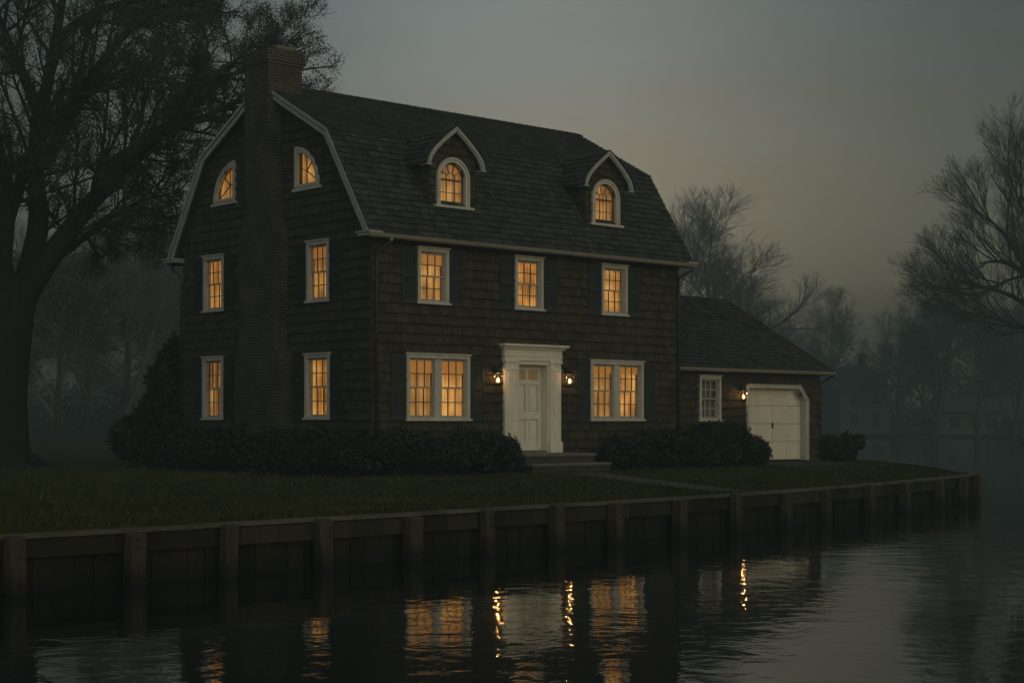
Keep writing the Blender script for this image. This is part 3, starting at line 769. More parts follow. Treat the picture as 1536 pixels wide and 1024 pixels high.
# dormers with round-headed windows and curved barge boards
def dormer(uc):
    F = lambda a, b, n: (uc + a, DV - n, b)
    prof = [(-.97, 7.90), (-.945, 8.03), (-.89, 8.15), (-.79, 8.28), (-.65, 8.42), (-.47, 8.575), (-.25, 8.75), (0, 8.935)]
    prof = prof + [(-a, b) for a, b in prof[-2::-1]]
    mb = MB(); hw = .80; top = 8.93
    def rl(t):
        xs = [(-a, b) for a, b in prof[:8]]
        if t <= 7.90: return hw
        for (x0, z0), (x1, z1) in zip(xs[:-1], xs[1:]):
            if z0 <= t <= z1: return min(hw, x0 + (x1 - x0) * (t - z0) / (z1 - z0))
        return 0
    holes = [(-.42, .42, 6.93, 7.70), (-.31, .31, 7.70, 7.98)]
    shingles(mb, F, 8.90, lambda t: -rl(t) + .01, lambda t: rl(t) - .01, .22, .10, .24, .042, holes, 6.72)
    # cheeks
    for s in (-1, 1):
        Fc = lambda a, b, n, s=s: (uc + s * (hw + n), a, b)
        vtop = lambda t: min(1.75, -OV + (t - EZ) / (BZ - EZ) * (BV + OV) + .25)
        shingles(mb, Fc, 8.12, lambda t: DV, lambda t: max(DV + .01, vtop(t)), .22, .10, .24, .042, (), 6.85)
    body = mb.obj('dormer', M['wall'], house, label='small gabled roof dormer with a round-headed lit window')
    # roof of the dormer, shingled, running back into the main roof
    mb = MB()
    pp = [(a * 1.04, b + .03) for a, b in prof]
    for (x0, z0), (x1, z1) in zip(pp[:-1], pp[1:]):
        l = math.hypot(x1 - x0, z1 - z0); nx, nz_ = -(z1 - z0) / l, (x1 - x0) / l
        if nz_ < 0: nx, nz_ = -nx, -nz_
        vb = 1.95
        mb.hexa([(uc + x0, DV - .2, z0 - .05), (uc + x1, DV - .2, z1 - .05), (uc + x1, vb, z1 - .05), (uc + x0, vb, z0 - .05), (uc + x0, DV - .2, z0), (uc + x1, DV - .2, z1), (uc + x1, vb, z1), (uc + x0, vb, z0)])
        v_ = DV - .24
        while v_ < vb:
            wv = random.uniform(.14, .28); e_ = random.uniform(.012, .022)
            lowfirst = z0 < z1
            h0, h1 = (e_ + .012, e_ * .3) if lowfirst else (e_ * .3, e_ + .012)
            a = (uc + x0 + nx * h0, z0 + nz_ * h0); b = (uc + x1 + nx * h1, z1 + nz_ * h1)
            v2 = min(v_ + wv, vb)
            mb.hexa([(uc + x0, v_ + .002, z0), (uc + x1, v_ + .002, z1), (uc + x1, v2, z1), (uc + x0, v2, z0), (a[0], v_ + .002, a[1]), (b[0], v_ + .002, b[1]), (b[0], v2, b[1]), (a[0], v2, a[1])])
            v_ += wv
    mb.obj('dormer_roof', M['roof'], body)
    mb = MB(); inn = [(a * .885, b - .135 * (1 - .5 * abs(a))) for a, b in prof]
    inn[0] = (-.85, 7.90); inn[-1] = (.85, 7.90)
    mb.ring(F, prof, inn, .14, .20, False)
    o2 = [(a * .985, b - .02) for a, b in prof]; i2 = [(a * .945, b - .075) for a, b in prof]; i2[0] = (-.925, 7.905); i2[-1] = (.925, 7.905)
    mb.ring(F, prof, i2, .201, .225, False)
    for s in (-1, 1):
        mb.box(F, min(s * .83, s * 1.0), max(s * .83, s * 1.0), 7.86, 7.898, -.05, .22)
    mb.obj('barge_board', M['trim'], body)
    # window
    ro, ri, sp, zb = .55, .42, 7.60, 6.90
    def arch(r, z0, sp_=sp): return [(-r, z0), *[(-r * math.cos(R(180) * i / 20), sp_ + r * math.sin(R(180) * i / 20)) for i in range(21)], (r, z0)]
    mb = MB(); mb.ring(F, arch(ro, zb), arch(ri, zb), -.03, .07); mb.ring(F, arch(ro, zb), arch(ro - .05, zb), .071, .095)
    win = mb.obj('window', M['white'], body)
    mb = MB(); mb.box(F, -.64, .66, 6.83, 6.898, -.10, .14); mb.obj('sill', M['white'], win)
    mb = MB(); r2 = ri - .005
    mb.ring(F, arch(r2, zb), arch(r2 - .035, zb + .03), -.075, -.035)
    mb.box(F, -r2, r2, sp - .045, sp + .0, -.08, -.03)
    for x in (-.135, .135): mb.box(F, x - .008, x + .008, zb + .03, sp - .045, -.068, -.042)
    mb.box(F, -r2 + .03, r2 - .03, (zb + sp) / 2 - .008, (zb + sp) / 2 + .008, -.067, -.043)
    q = [(.15 * math.cos(R(180) * i / 12), sp + .15 * math.sin(R(180) * i / 12)) for i in range(13)]; q2 = [(x * 1.1, sp + (z - sp) * 1.1) for x, z in q]
    mb.ring(F, q2, q, -.068, -.042, False)
    for an in (36, 72, 108, 144):
        d = Vector((math.cos(R(an)), math.sin(R(an)))); n_ = Vector((-d.y, d.x)) * .008
        a = [d * .15 + n_, d * .15 - n_, d * .40 - n_, d * .40 + n_]
        mb.hexa([F(x.x, sp + x.y, -.066) for x in a] + [F(x.x, sp + x.y, -.044) for x in a])
    mb.obj('sash', M['sash'], win)
    mb = MB(); mb.face([F(a, b, -.056) for a, b in arch(r2, zb + .005)]); mb.obj('pane', M['glass'], win)
    mb = MB(); pleated(mb, F, -.5, .5, 6.86, 8.1, -.16); mb.obj('curtain', M['curtain'], win)
    mb = MB(); lightbox(mb, F, -.52, .52, 6.86, 8.12, -.031, -.32); mb.obj('reveal', M['reveal'], win)
for uc in DORM_U: dormer(uc)

# ---- front door and its surround
mb = MB()
PT = .50                                      # floor of the landing
for a0, a1 in ((4.30, 4.72), (5.95, 6.34)):
    mb.box(F0, a0, a1, PT, 2.95, -.02, .13); mb.box(F0, a0 + .09, a1 - .09, PT + .35, 2.65, .131, .145)
    mb.box(F0, a0 - .035, a1 + .035, PT, PT + .26, .0, .165); mb.box(F0, a0 - .02, a1 + .02, PT + .26, PT + .30, .0, .155)
    mb.box(F0, a0 - .02, a1 + .02, 2.70, 2.735, 0, .155); mb.box(F0, a0 - .03, a1 + .03, 2.90, 2.96, 0, .165)
mb.box(F0, 4.27, 6.37, 2.96, 3.26, -.02, .14); mb.box(F0, 4.24, 6.40, 3.07, 3.10, .0, .155)
mb.box(F0, 4.20, 6.44, 3.26, 3.30, 0, .19); mb.box(F0, 4.17, 6.47, 3.30, 3.335, 0, .225); mb.box(F0, 4.14, 6.50, 3.335, 3.385, 0, .30)
mb.box(F0, 4.722, 4.84, PT, 2.86, -.05, .085); mb.box(F0, 5.91, 5.948, PT, 2.86, -.05, .085); mb.box(F0, 4.722, 5.948, 2.86, 2.958, -.05, .09)
mb.box(F0, 4.84, 4.852, PT, 2.86, -.30, .06); mb.box(F0, 5.898, 5.91, PT, 2.86, -.30, .06); mb.box(F0, 4.852, 5.898, 2.848, 2.86, -.30, .06)
mb.box(F0, 4.30, 6.34, .40, .495, -.30, .02)
mb.obj('door_surround', M['door_white'], house, label='classical white door surround of pilasters and cornice')
mb = MB(); d0, d1, z0, z1 = 4.855, 5.895, .56, 2.845
FD = FAC(.19)
def stile(a0, a1, b0, b1, n=.0): mb.box(FD, a0, a1, b0, b1, -.045, n)
mid = (d0 + d1) / 2
stile(d0, d0 + .13, z0, z1); stile(d1 - .13, d1, z0, z1)
rails_ = [(z0, z0 + .24), (1.40, 1.56), (2.33, 2.45), (z1 - .12, z1)]
for a, b in rails_: stile(d0 + .13, d1 - .13, a, b, -.001)
for (b0, b1) in ((z0 + .24, 1.40), (1.56, 2.33), (2.45, z1 - .12)):
    stile(mid - .055, mid + .055, b0, b1, -.002)
    for a0, a1 in ((d0 + .13, mid - .055), (mid + .055, d1 - .13)):
        if b0 < 2.4:
            mb.box(FD, a0, a1, b0, b1, -.06, -.042)
            mb.box(FD, a0 + .055, a1 - .055, b0 + .06, b1 - .06, -.042, -.018)
door = mb.obj('door', M['door_white'], house, label='white six-panel front door with two small top lights')
mb = MB()
for a0, a1 in ((d0 + .13, mid - .055), (mid + .055, d1 - .13)): mb.box(FD, a0, a1, 2.45, z1 - .12, -.04, -.03)
mb.obj('door_light', M['doorlight'], door)
mb = MB()
mb.box(FD, d0 + .035, d0 + .095, 1.30, 1.62, .0, .012); mb.tube([FD(d0 + .065, 1.35, .02), FD(d0 + .065, 1.36, .06), FD(d0 + .065, 1.45, .075), FD(d0 + .065, 1.52, .06), FD(d0 + .065, 1.53, .02)], .014, 6)
mb.tube([FD(d0 + .065, 1.585, .01), FD(d0 + .065, 1.585, .05)], .022, 8)
mb.obj('handle', M['iron'], door)
mb = MB(); mb.box(F0, 4.855, 5.895, .496, .553, -.26, .03); mb.obj('threshold', M['stone'], house)
# brick steps
mb = MB(); mb.box(F0, 4.1, 6.62, -.1, .43, .17, 1.12); mb.box(F0, 3.95, 6.78, -.1, .19, 1.12, 1.55)
steps = mb.obj('steps', M['brick'], house)
mb = MB(); mb.box(F0, 4.06, 6.66, .43, .492, .166, 1.16); mb.box(F0, 3.91, 6.82, .19, .25, 1.125, 1.59); mb.obj('tread', M['stone'], steps)

# ------------------------------------------------------------------ garage wing
GV = .22; GU1 = 18.22; GEZ, GRZ, GRV = 2.98, 5.37, 3.35; GBZ = .12
garage = empty('garage', tuple(H2W(L, GV, 0)), TH, 'single-storey shingled garage wing with hipped roof and white door beside the big house', 'garage')
def gt(F): return lambda a, b, n: (lambda p: (p[0] - L, p[1] - GV, p[2]))(F(a, b, n))
GF = gt(FAC(GV)); GRr = gt(GABR(GU1)); GDp = 6.7
gw = (12.35, 13.33, 1.34, 2.70)
GD = (14.55, 17.62, GBZ, 2.50)      # outer casing of the garage door
mb = MB(); mb.cur = 1
mb.box(GF, L + .05, GU1 - .4, 0, GEZ, -GDp + .4, -.42)
mb.cur = 0
shingles(mb, GF, GEZ, one(L + .03), one(GU1 + .02), .25, .10, .26, .050, [hole(gw), (GD[0] + .08, GD[1] - .08, -1, GD[3] - .36), (GD[0] + .08, GD[1] - .42, GD[3] - .37, GD[3] - .06)], .06)
shingles(mb, GRr, GEZ, one(GV), one(GV + GDp), .25, .10, .26, .050, (), .06)
mb.box(gt(lambda a, b, n: (a, n, b)), GU1 - .055, GU1 + .03, .05, GEZ - .1, GV - .03, GV + .05)
mb.obj('wall', [M['wall'], M['core']], garage)
go = .26
GS, GSL = SLOPE(GV - go, GEZ, GRV, GRZ); GSf = gt(GS)
ER = GU1 + .34; RE = 17.30
mb = MB(); mb.cur = 1
def gpoly(F, P_, t=.09):
    mb.prism(F, P_, -t, -.002)
gpoly(GSf, [(L + .03, 0), (ER, 0), (RE, GSL), (L + .03, GSL)])
GB_, GBL = SLOPE(2 * GRV - GV + go, GEZ, GRV, GRZ); gpoly(gt(GB_), [(L + .03, 0), (ER, 0), (RE, GBL), (L + .03, GBL)])
# hip end: a along v, b up the slope
hl = math.hypot(ER - RE, GRZ - GEZ); hx, hz = (RE - ER) / hl, (GRZ - GEZ) / hl
HE = gt(lambda a, b, n: (ER + hx * b + hz * n, a, GEZ + hz * b - hx * n))
v0_, v1_ = GV - go, 2 * GRV - GV + go
gpoly(HE, [(v0_, 0), (v1_, 0), (GRV, hl)])
mb.cur = 0
shingles(mb, GSf, GSL, one(L + .03), lambda t: ER + (RE - ER) * t / GSL + .01, .19, .11, .28, .027, (), -.05, .010)
shingles(mb, gt(GB_), GBL, one(L + .03), lambda t: ER + (RE - ER) * t / GBL + .01, .19, .3, .6, .020, (), -.05)
shingles(mb, HE, hl, lambda t: v0_ + (GRV - v0_) * t / hl, lambda t: v1_ + (GRV - v1_) * t / hl, .19, .11, .28, .027, (), -.05)
rp = gt(lambda a, b, n: (a, n, b))
mb.tube([rp(L + .05, GRZ + .01, GRV), rp(RE, GRZ + .01, GRV)], .05, 6)
mb.tube([rp(RE, GRZ + .01, GRV), rp(ER, GEZ + .01, GV - go)], .04, 6)
mb.obj('roof', [M['roof'], M['core']], garage)
gutter(garage, gt(FAC(GV - go - .022)), L + .04, ER + .06, GEZ - .055, 0)
mb = MB(); mb.box(gt(FAC(GV - go)), L + .04, ER, GEZ - .15, GEZ - .03, 0, .02); mb.box(gt(GABR(ER)), GV - go, v1_, GEZ - .15, GEZ - .03, 0, .02); mb.obj('fascia', M['gutter'], garage)
mb = MB(); mb.box(gt(FAC(GV)), L + .04, ER, GEZ - .15, GEZ - .13, 0, go); mb.box(gt(GABR(GU1)), GV, v1_, GEZ - .149, GEZ - .131, 0, ER - GU1); mb.obj('soffit', M['brown'], garage)
pq = gt(lambda a, b, n: (a, n, b))
pipe(garage, [pq(ER - .02, GEZ - .1, GV - go - .07), pq(ER + .02, GEZ - .17, GV - go - .04), pq(GU1 + .06, GEZ - .40, GV - .03), pq(GU1 + .05, GEZ - .6, GV - .02), pq(GU1 + .05, .1, GV - .02)])
window(garage, GF, gw, lit=False, gap=(.0, .0), sashm='white', label='unlit white sash window')
# door casing with a clipped right shoulder
mb = MB(); c = .12
outer = [(GD[0], GD[2]), (GD[0], GD[3]), (GD[1] - .42, GD[3]), (GD[1], GD[3] - .46), (GD[1], GD[2])]
inner = [(GD[0] + c, GD[2]), (GD[0] + c, GD[3] - c), (GD[1] - .42 - .05, GD[3] - c), (GD[1] - c, GD[3] - .46 - .05), (GD[1] - c, GD[2])]
mb.ring(GF, outer, inner, -.24, .06, False)
mb.ring(GF, outer, [(a + (.03 if a < 15 else -.03), b - (.03 if b > 1 else 0)) for a, b in outer], .0605, .085, False)
mb.obj('door_casing', M['white'], garage)
mb = MB(); x0, x1, y0, y1 = GD[0] + .10, GD[1] - .10, GBZ + .02, GD[3] - .10
FG = gt(FAC(GV + .20)); rows = 4; cols = 4
for r_ in range(rows):
    b0 = y0 + (y1 - y0) * r_ / rows; b1 = y0 + (y1 - y0) * (r_ + 1) / rows
    mb.box(FG, x0, x1, b0 + .006, b1 - .006, -.05, 0.0)
    for c_ in range(cols):
        a0 = x0 + (x1 - x0) * c_ / cols; a1 = x0 + (x1 - x0) * (c_ + 1) / cols
        mb.box(FG, a0 + .012, a1 - .012, b0 + .016, b1 - .016, .0, .012)
mb.box(FG, x0, x1, y0, y1, -.07, -.051)
gd = mb.obj('garage_door', surf('garage_door_paint', (.62, .57, .45), .7, .10, 3, (1, 1, .6), .04, .25, 60, .3), garage)
mb = MB(); mb.box(FG, (x0 + x1) / 2 - .03, (x0 + x1) / 2 + .03, y0 + 1.27 - .28, y0 + 1.27 - .10, .013, .04); mb.obj('handle', M['iron'], gd)
ap = [H2W(14.2, GV + .02, .0), H2W(18.3, GV + .02, 0), H2W(18.3, -1.6, 0), H2W(16.3, -2.6, 0), H2W(14.0, -1.8, 0)]
mb = MB(); mb.face([(p.x, p.y, .09) for p in ap[:2]] + [(p.x, p.y, .014) for p in ap[2:]]); tag(mb.obj('garage_apron', M['apron']), kind='structure')

# ------------------------------------------------------------------ wall lanterns
def lantern(u, v, z, label, scale=1.0, power=4.0):
    t = empty('wall_lantern', tuple(H2W(u, v, z)), TH, label, 'wall lantern', 'lit wall lanterns on the shingle walls')
    t.scale = (scale,) * 3
    F = lambda a, b, n: (a, -n, b); n0 = .20
    mb = MB(); mb.box(F, -.045, .045, .02, .26, .045, .065); mb.tube([F(0, .16, .06), F(0, .25, .10), F(0, .30, .16), F(0, .28, n0), F(0, .22, n0)], .012, 6)
    mb.obj('bracket', M['iron'], t)
    mb = MB(); w0, w1 = .060, .085
    for s, q in ((-1, -1), (1, -1), (1, 1), (-1, 1)): mb.tube([F(s * w0, -.15, n0 + q * w0), F(s * w1, .10, n0 + q * w1)], .008, 4)
    mb.box(F, -w0 - .012, w0 + .012, -.165, -.15, n0 - w0 - .012, n0 + w0 + .012)
    p = w1 + .025
    mb.hexa([F(-p, .10, n0 - p), F(p, .10, n0 - p), F(p, .10, n0 + p), F(-p, .10, n0 + p), F(-.025, .19, n0 - .025), F(.025, .19, n0 - .025), F(.025, .19, n0 + .025), F(-.025, .19, n0 + .025)])
    mb.tube([F(0, .19, n0), F(0, .225, n0)], .018, 8); mb.tube([F(0, -.165, n0), F(0, -.20, n0)], .012, 6)
    mb.obj('lantern_frame', M['iron'], t)
    mb = MB()
    for (x0, q0, x1, q1) in ((-1, -1, 1, -1), (1, -1, 1, 1), (1, 1, -1, 1), (-1, 1, -1, -1)):
        mb.face([F(x0 * w0, -.15, n0 + q0 * w0), F(x1 * w0, -.15, n0 + q1 * w0), F(x1 * w1, .10, n0 + q1 * w1), F(x0 * w1, .10, n0 + q0 * w1)])
    mb.obj('glass', M['glass'], t)
    mb = MB(); mb.tube([F(0, -.148, n0), F(0, -.12, n0), F(0, -.085, n0), F(0, -.045, n0), F(0, -.015, n0)], [.018, .034, .040, .030, .010], 10); mb.obj('bulb', M['bulb'], t, True)
    l = bpy.data.lights.new('lantern_light', 'POINT'); l.energy = power; l.color = (1.0, .50, .17); l.shadow_soft_size = .022
    lo = bpy.data.objects.new('lantern_light', l); COL.objects.link(lo); lo.parent = t; lo.location = F(0, .035, n0)
    return t
lantern(3.98, 0, 2.50, 'small lit lantern on the left of the white front door', 1.0, 6.0)
lantern(6.60, 0, 2.52, 'small lit lantern on the right of the white front door', 1.0, 6.0)
lantern(14.22, GV, 2.18, 'small lit lantern on the garage wall by the garage door', 1.0, 6.0)

# ------------------------------------------------------------------ shrubs
def leaf_cloud(name, parent, m, centers, count, size, rng, shell=.55, aspect=.55, up=0.2):
    """many small leaf cards spread through lumpy clumps"""
    C_ = np.array([c[:3] for c in centers]); Rr = np.array([c[3:6] for c in centers])
    w = Rr.prod(axis=1) ** .67; idx = rng.choice(len(C_), count, p=w / w.sum())
    d = rng.normal(size=(count, 3)); d /= np.linalg.norm(d, axis=1)[:, None]
    rad = shell + (1 - shell) * rng.random(count) ** .5
    rad *= 1 + rng.normal(0, .09, count); rad += (rng.random(count) < .05) * rng.uniform(0, .3, count)
    P_ = C_[idx] + d * Rr[idx] * rad[:, None]
    P_[:, 2] = np.maximum(P_[:, 2], .03)
    nrm = d + rng.normal(0, .55, (count, 3)); nrm[:, 2] += up; nrm /= np.linalg.norm(nrm, axis=1)[:, None]
    t = np.cross(nrm, rng.normal(size=(count, 3))); t /= np.linalg.norm(t, axis=1)[:, None]; b = np.cross(nrm, t)
    s = size * rng.uniform(.6, 1.4, count)[:, None]
    q = np.stack([P_ - t * s, P_ - b * s * aspect, P_ + t * s, P_ + b * s * aspect], axis=1).reshape(-1, 3)
    return quads(name, q, m, parent)
def quads(name, q, m, parent=None):
    n = len(q) // 4; me = bpy.data.meshes.new(name)
    me.vertices.add(len(q)); me.vertices.foreach_set('co', q.astype(np.float32).ravel())
    me.loops.add(4 * n); me.loops.foreach_set('vertex_index', np.arange(4 * n, dtype=np.int32))
    me.polygons.add(n); me.polygons.foreach_set('loop_start', np.arange(0, 4 * n, 4, dtype=np.int32)); me.polygons.foreach_set('loop_total', np.full(n, 4, dtype=np.int32))
    me.update(calc_edges=True); me.materials.append(m)
    o = bpy.data.objects.new(name, me); COL.objects.link(o)
    if parent: o.parent = parent
    return o
def shrub(loc, rx, ry, h, count, label, seed, size=.052, rz=0.0):
    rng = np.random.default_rng(seed)
    t = empty('shrub', loc, rz, label, 'shrub')
    h *= .93
    cs = [(0, 0, h * .48, rx * .80, ry * .80, h * .48)]
    for i in range(17):
        a = rng.uniform(0, 6.28); k = rng.uniform(.4, .95)
        r_ = rng.uniform(.20, .36)
        cs.append((math.cos(a) * rx * k, math.sin(a) * ry * k, h * rng.uniform(.3, .80), rx * r_, ry * r_, h * rng.uniform(.22, .36)))
    leaf_cloud('foliage', t, M['shrub'], cs, count, size, rng)
    mb = MB()
    for i in range(9):
        a = rng.uniform(0, 6.28); k = rng.uniform(.3, .85)
        mb.tube([(0, 0, 0), (math.cos(a) * rx * k * .4, math.sin(a) * ry * k * .4, h * .35), (math.cos(a) * rx * k, math.sin(a) * ry * k, h * rng.uniform(.7, 1.0))], [.03, .02, .006], 4)
    mb.obj('stem', M['twig'], t)
    return t
def sh(u, v, *a, **k): p = H2W(u, v, 0); return shrub((p.x, p.y, 0), *a, rz=TH, **k)
sh(-1.0, 8.9, 1.0, 1.2, 1.35, 8000, 'low dark shrub at the far left corner of the gable wall', 12)
sh(-1.15, 6.6, 1.0, 1.35, 1.20, 9600, 'dark shrub under the lower left gable window beside the chimney', 13)
sh(-1.35, 4.6, .9, .95, .95, 7200, 'low shrub in front of the brick chimney base', 14)
sh(-1.15, 2.2, 1.05, 1.5, 1.30, 11200, 'broad shrub under the gable window nearest the house corner', 15)
sh(-.75, -.55, 1.15, 1.1, 1.20, 10400, 'rounded shrub at the front corner of the house by the downspout', 16)
sh(1.35, -1.0, 1.15, .85, 1.05, 8800, 'dark shrub under the left pair of ground-floor windows', 17)
sh(2.85, -1.1, 1.0, .95, 1.14, 10400, 'dense shrub just left of the front steps', 18)
sh(8.15, -.85, 1.0, .8, 1.05, 8000, 'dark shrub just right of the front steps', 19)
sh(9.8, -.9, 1.25, .85, 1.20, 8800, 'dark shrub below the right pair of ground-floor windows', 20)
sh(11.75, -.75, 1.4, .95, 1.42, 11200, 'bushy shrub under the dark garage window', 21)
sh(13.05, -.85, 1.0, .8, 1.10, 8800, 'bushy shrub overlapping the left edge of the garage door', 22)
sh(18.75, -.1, .75, .75, 1.02, 7200, 'small round shrub at the right corner of the garage', 23)
# tall bush left of the house
def tall_bush(p, rx, ry, h, n, label, seed):
    rng = np.random.default_rng(seed)
    t = empty('bush', (p.x, p.y, 0), 0, label, 'bush')
    cs = []
    for i in range(46):
        z = rng.uniform(.08, 1); k = (1 - z) ** .8 * .95 + .08
        a = rng.uniform(0, 6.28); q = rng.uniform(0, 1) ** .5; r_ = rng.uniform(.16, .30)
        cs.append((math.cos(a) * rx * k * q + rx * .25 * z, math.sin(a) * ry * k * q, h * z * .90, rx * r_, ry * r_, h * rng.uniform(.06, .13)))
    leaf_cloud('foliage', t, M['shrub'], cs, n, .10, rng, .2, .5, .2)
    mb = MB()
    for i in range(10):
        a = rng.uniform(0, 6.28); mb.tube([(0, 0, 0), (math.cos(a) * rx * .35, math.sin(a) * ry * .35, h * .4), (math.cos(a) * rx * .4 + rx * .2, math.sin(a) * ry * .4, h * rng.uniform(.6, .9))], [.05, .03, .01], 5)
    mb.obj('stem', M['twig'], t)
tall_bush(Vector((-10.35, 48.8, 0)), 1.75, 1.6, 3.9, 20000, 'tall dark leafy bush at the left end of the house', 31)

# ------------------------------------------------------------------ trees
class Tree:
    def __init__(s, seed, twig_min=.010, leaf=0, leaf_size=.08):
        s.r = random.Random(seed); s.trunk = MB(); s.crown = MB(); s.leaves = []; s.tm = twig_min; s.leaf = leaf; s.ls = leaf_size
    def rv(s): return Vector((s.r.gauss(0, 1), s.r.gauss(0, 1), s.r.gauss(0, 1))).normalized()
    def path(s, p, d, L_, n, wander, up):
        pts = [Vector(p)]; d = d.normalized()
        for i in range(n):
            d = (d + s.rv() * wander + Vector((0, 0, up))).normalized(); pts.append(pts[-1] + d * (L_ / n))
        return pts
    def side(s, d, ang):
        x = d.cross(s.rv());
        if x.length < 1e-4: x = d.cross(Vector((1, 0, .3)))
        return (d * math.cos(ang) + x.normalized() * math.sin(ang)).normalized()
    def grow(s, p, d, L_, r, lvl, spec):
        sp = spec[lvl]; n = sp.get('n', 4)
        pts = s.path(p, d, L_, n, sp.get('wander', .18), sp.get('up', .03))
        s.limb(pts, r, max(s.tm, r * sp.get('end', .35)), lvl, spec)
    def limb(s, pts, r0, r1, lvl, spec, rad=None):
        sp = spec[lvl]; k = len(pts)
        rad = rad or [max(s.tm, r0 + (r1 - r0) * i / (k - 1)) for i in range(k)]
        (s.trunk if lvl <= spec[-1]['trunk_lvl'] else s.crown).tube(pts, rad, 9 if lvl == 0 else 6 if lvl == 1 else 4 if lvl == 2 else 3, False)
        if lvl + 1 < len(spec) - 1:
            c = sp['kids']; 
            for i in range(c):
                t = sp.get('from', .25) + (1 - sp.get('from', .25)) * (i + s.r.random()) / c
                x = min(t, .999) * (k - 1); j = int(x); f_ = x - j
                p = pts[j].lerp(pts[j + 1], f_); d = (pts[j + 1] - pts[j]).normalized()
                rr = rad[j] + (rad[j + 1] - rad[j]) * f_
                ns = spec[lvl + 1]
                l2 = ns['len'] * s.r.uniform(.65, 1.25) * (1.2 - .75 * t if sp.get('taper', True) else 1)
                dd = s.side(d, R(s.r.uniform(*ns.get('ang', (28, 58)))))
                dd = (dd + Vector((0, 0, ns.get('lift', .15)))).normalized()
                s.grow(p, dd, l2, min(rr * .72, ns.get('rad', 9)), lvl + 1, spec)
        if s.leaf and lvl >= len(spec) - 3:
            for i in range(s.leaf if lvl == len(spec) - 2 else s.leaf // 2):
                x = s.r.random() * (k - 1) * .999; j = int(x); p = pts[j].lerp(pts[j + 1], x - j) + s.rv() * s.r.uniform(0, .30)
                s.leaves.append(p)
    def objs(s, root, bark='bark', twig='twig'):
        s.trunk.obj('trunk', M[bark], root, True)
        c = s.crown.obj('crown', M[twig], root)
        if s.leaves:
            rng = np.random.default_rng(5); P_ = np.array([tuple(p) for p in s.leaves]); n = len(P_)
            nrm = rng.normal(size=(n, 3)); nrm /= np.linalg.norm(nrm, axis=1)[:, None]
            t = np.cross(nrm, rng.normal(size=(n, 3))); t /= np.linalg.norm(t, axis=1)[:, None]; b = np.cross(nrm, t)
            z = s.ls * rng.uniform(.6, 1.4, n)[:, None]
            q = np.stack([P_ - t * z, P_ - b * z * .5, P_ + t * z, P_ + b * z * .5], axis=1).reshape(-1, 3)
            quads('leaves', q, M['leaf'], c)
        return root

# big leafing tree at the left: its main limbs follow the photograph, at depth ~48
NEAR = [dict(kids=0, taper=False), dict(kids=17, taper=False, **{'from': .2}), dict(len=3.0, kids=8, n=5, wander=.16, up=.02, ang=(30, 65), rad=.065, lift=.1),
        dict(len=1.25, kids=6, n=4, wander=.2, ang=(30, 60), rad=.035), dict(len=.6, kids=0, n=3, wander=.22, ang=(25, 60), rad=.014), dict(trunk_lvl=1)]
root = empty('tree', (0, 0, 0), 0, 'huge spreading tree with thick forked trunk at the left edge, in sparse leaf', 'tree')
T = Tree(3, .006, 36, .026)
bx = Wpt(4, 700, 48)
root.location = (bx.x, bx.y, 0)
def TP(px, py, Y): return Wpt(px, py, Y) - Vector((bx.x, bx.y, 0))
tk = [TP(-14, 712, 48), TP(-14, 690, 48), TP(-12, 660, 48), TP(-10, 600, 48), TP(0, 520, 48), TP(18, 460, 48), TP(38, 420, 48)]
def smooth_pts(ps):
    o = []
    for i in range(len(ps) - 1):
        p0, p1, p2, p3 = ps[max(i - 1, 0)], ps[i], ps[i + 1], ps[min(i + 2, len(ps) - 1)]
        for t in (0, .5):
            o.append(.5 * ((2 * p1) + (p2 - p0) * t + (2 * p0 - 5 * p1 + 4 * p2 - p3) * t * t + (3 * p1 - p0 - 3 * p2 + p3) * t ** 3))
    return o + [ps[-1]]
T.trunk.tube(smooth_pts(tk), [1.45, 1.34, 1.22, 1.15, 1.08, 1.02, .97, .93, .88, .80, .68, .56, .42], 16, False)
for k in range(7):                             # root flare
    a = k * .9 + .3; T.trunk.tube([TP(-14, 690, 48) + Vector((0, 0, .1)), Vector((-.35 + math.cos(a) * 1.15, math.sin(a) * 1.15, .12)), Vector((-.35 + math.cos(a) * 1.8, math.sin(a) * 1.8, -.15))], [.7, .28, .1], 8, False)
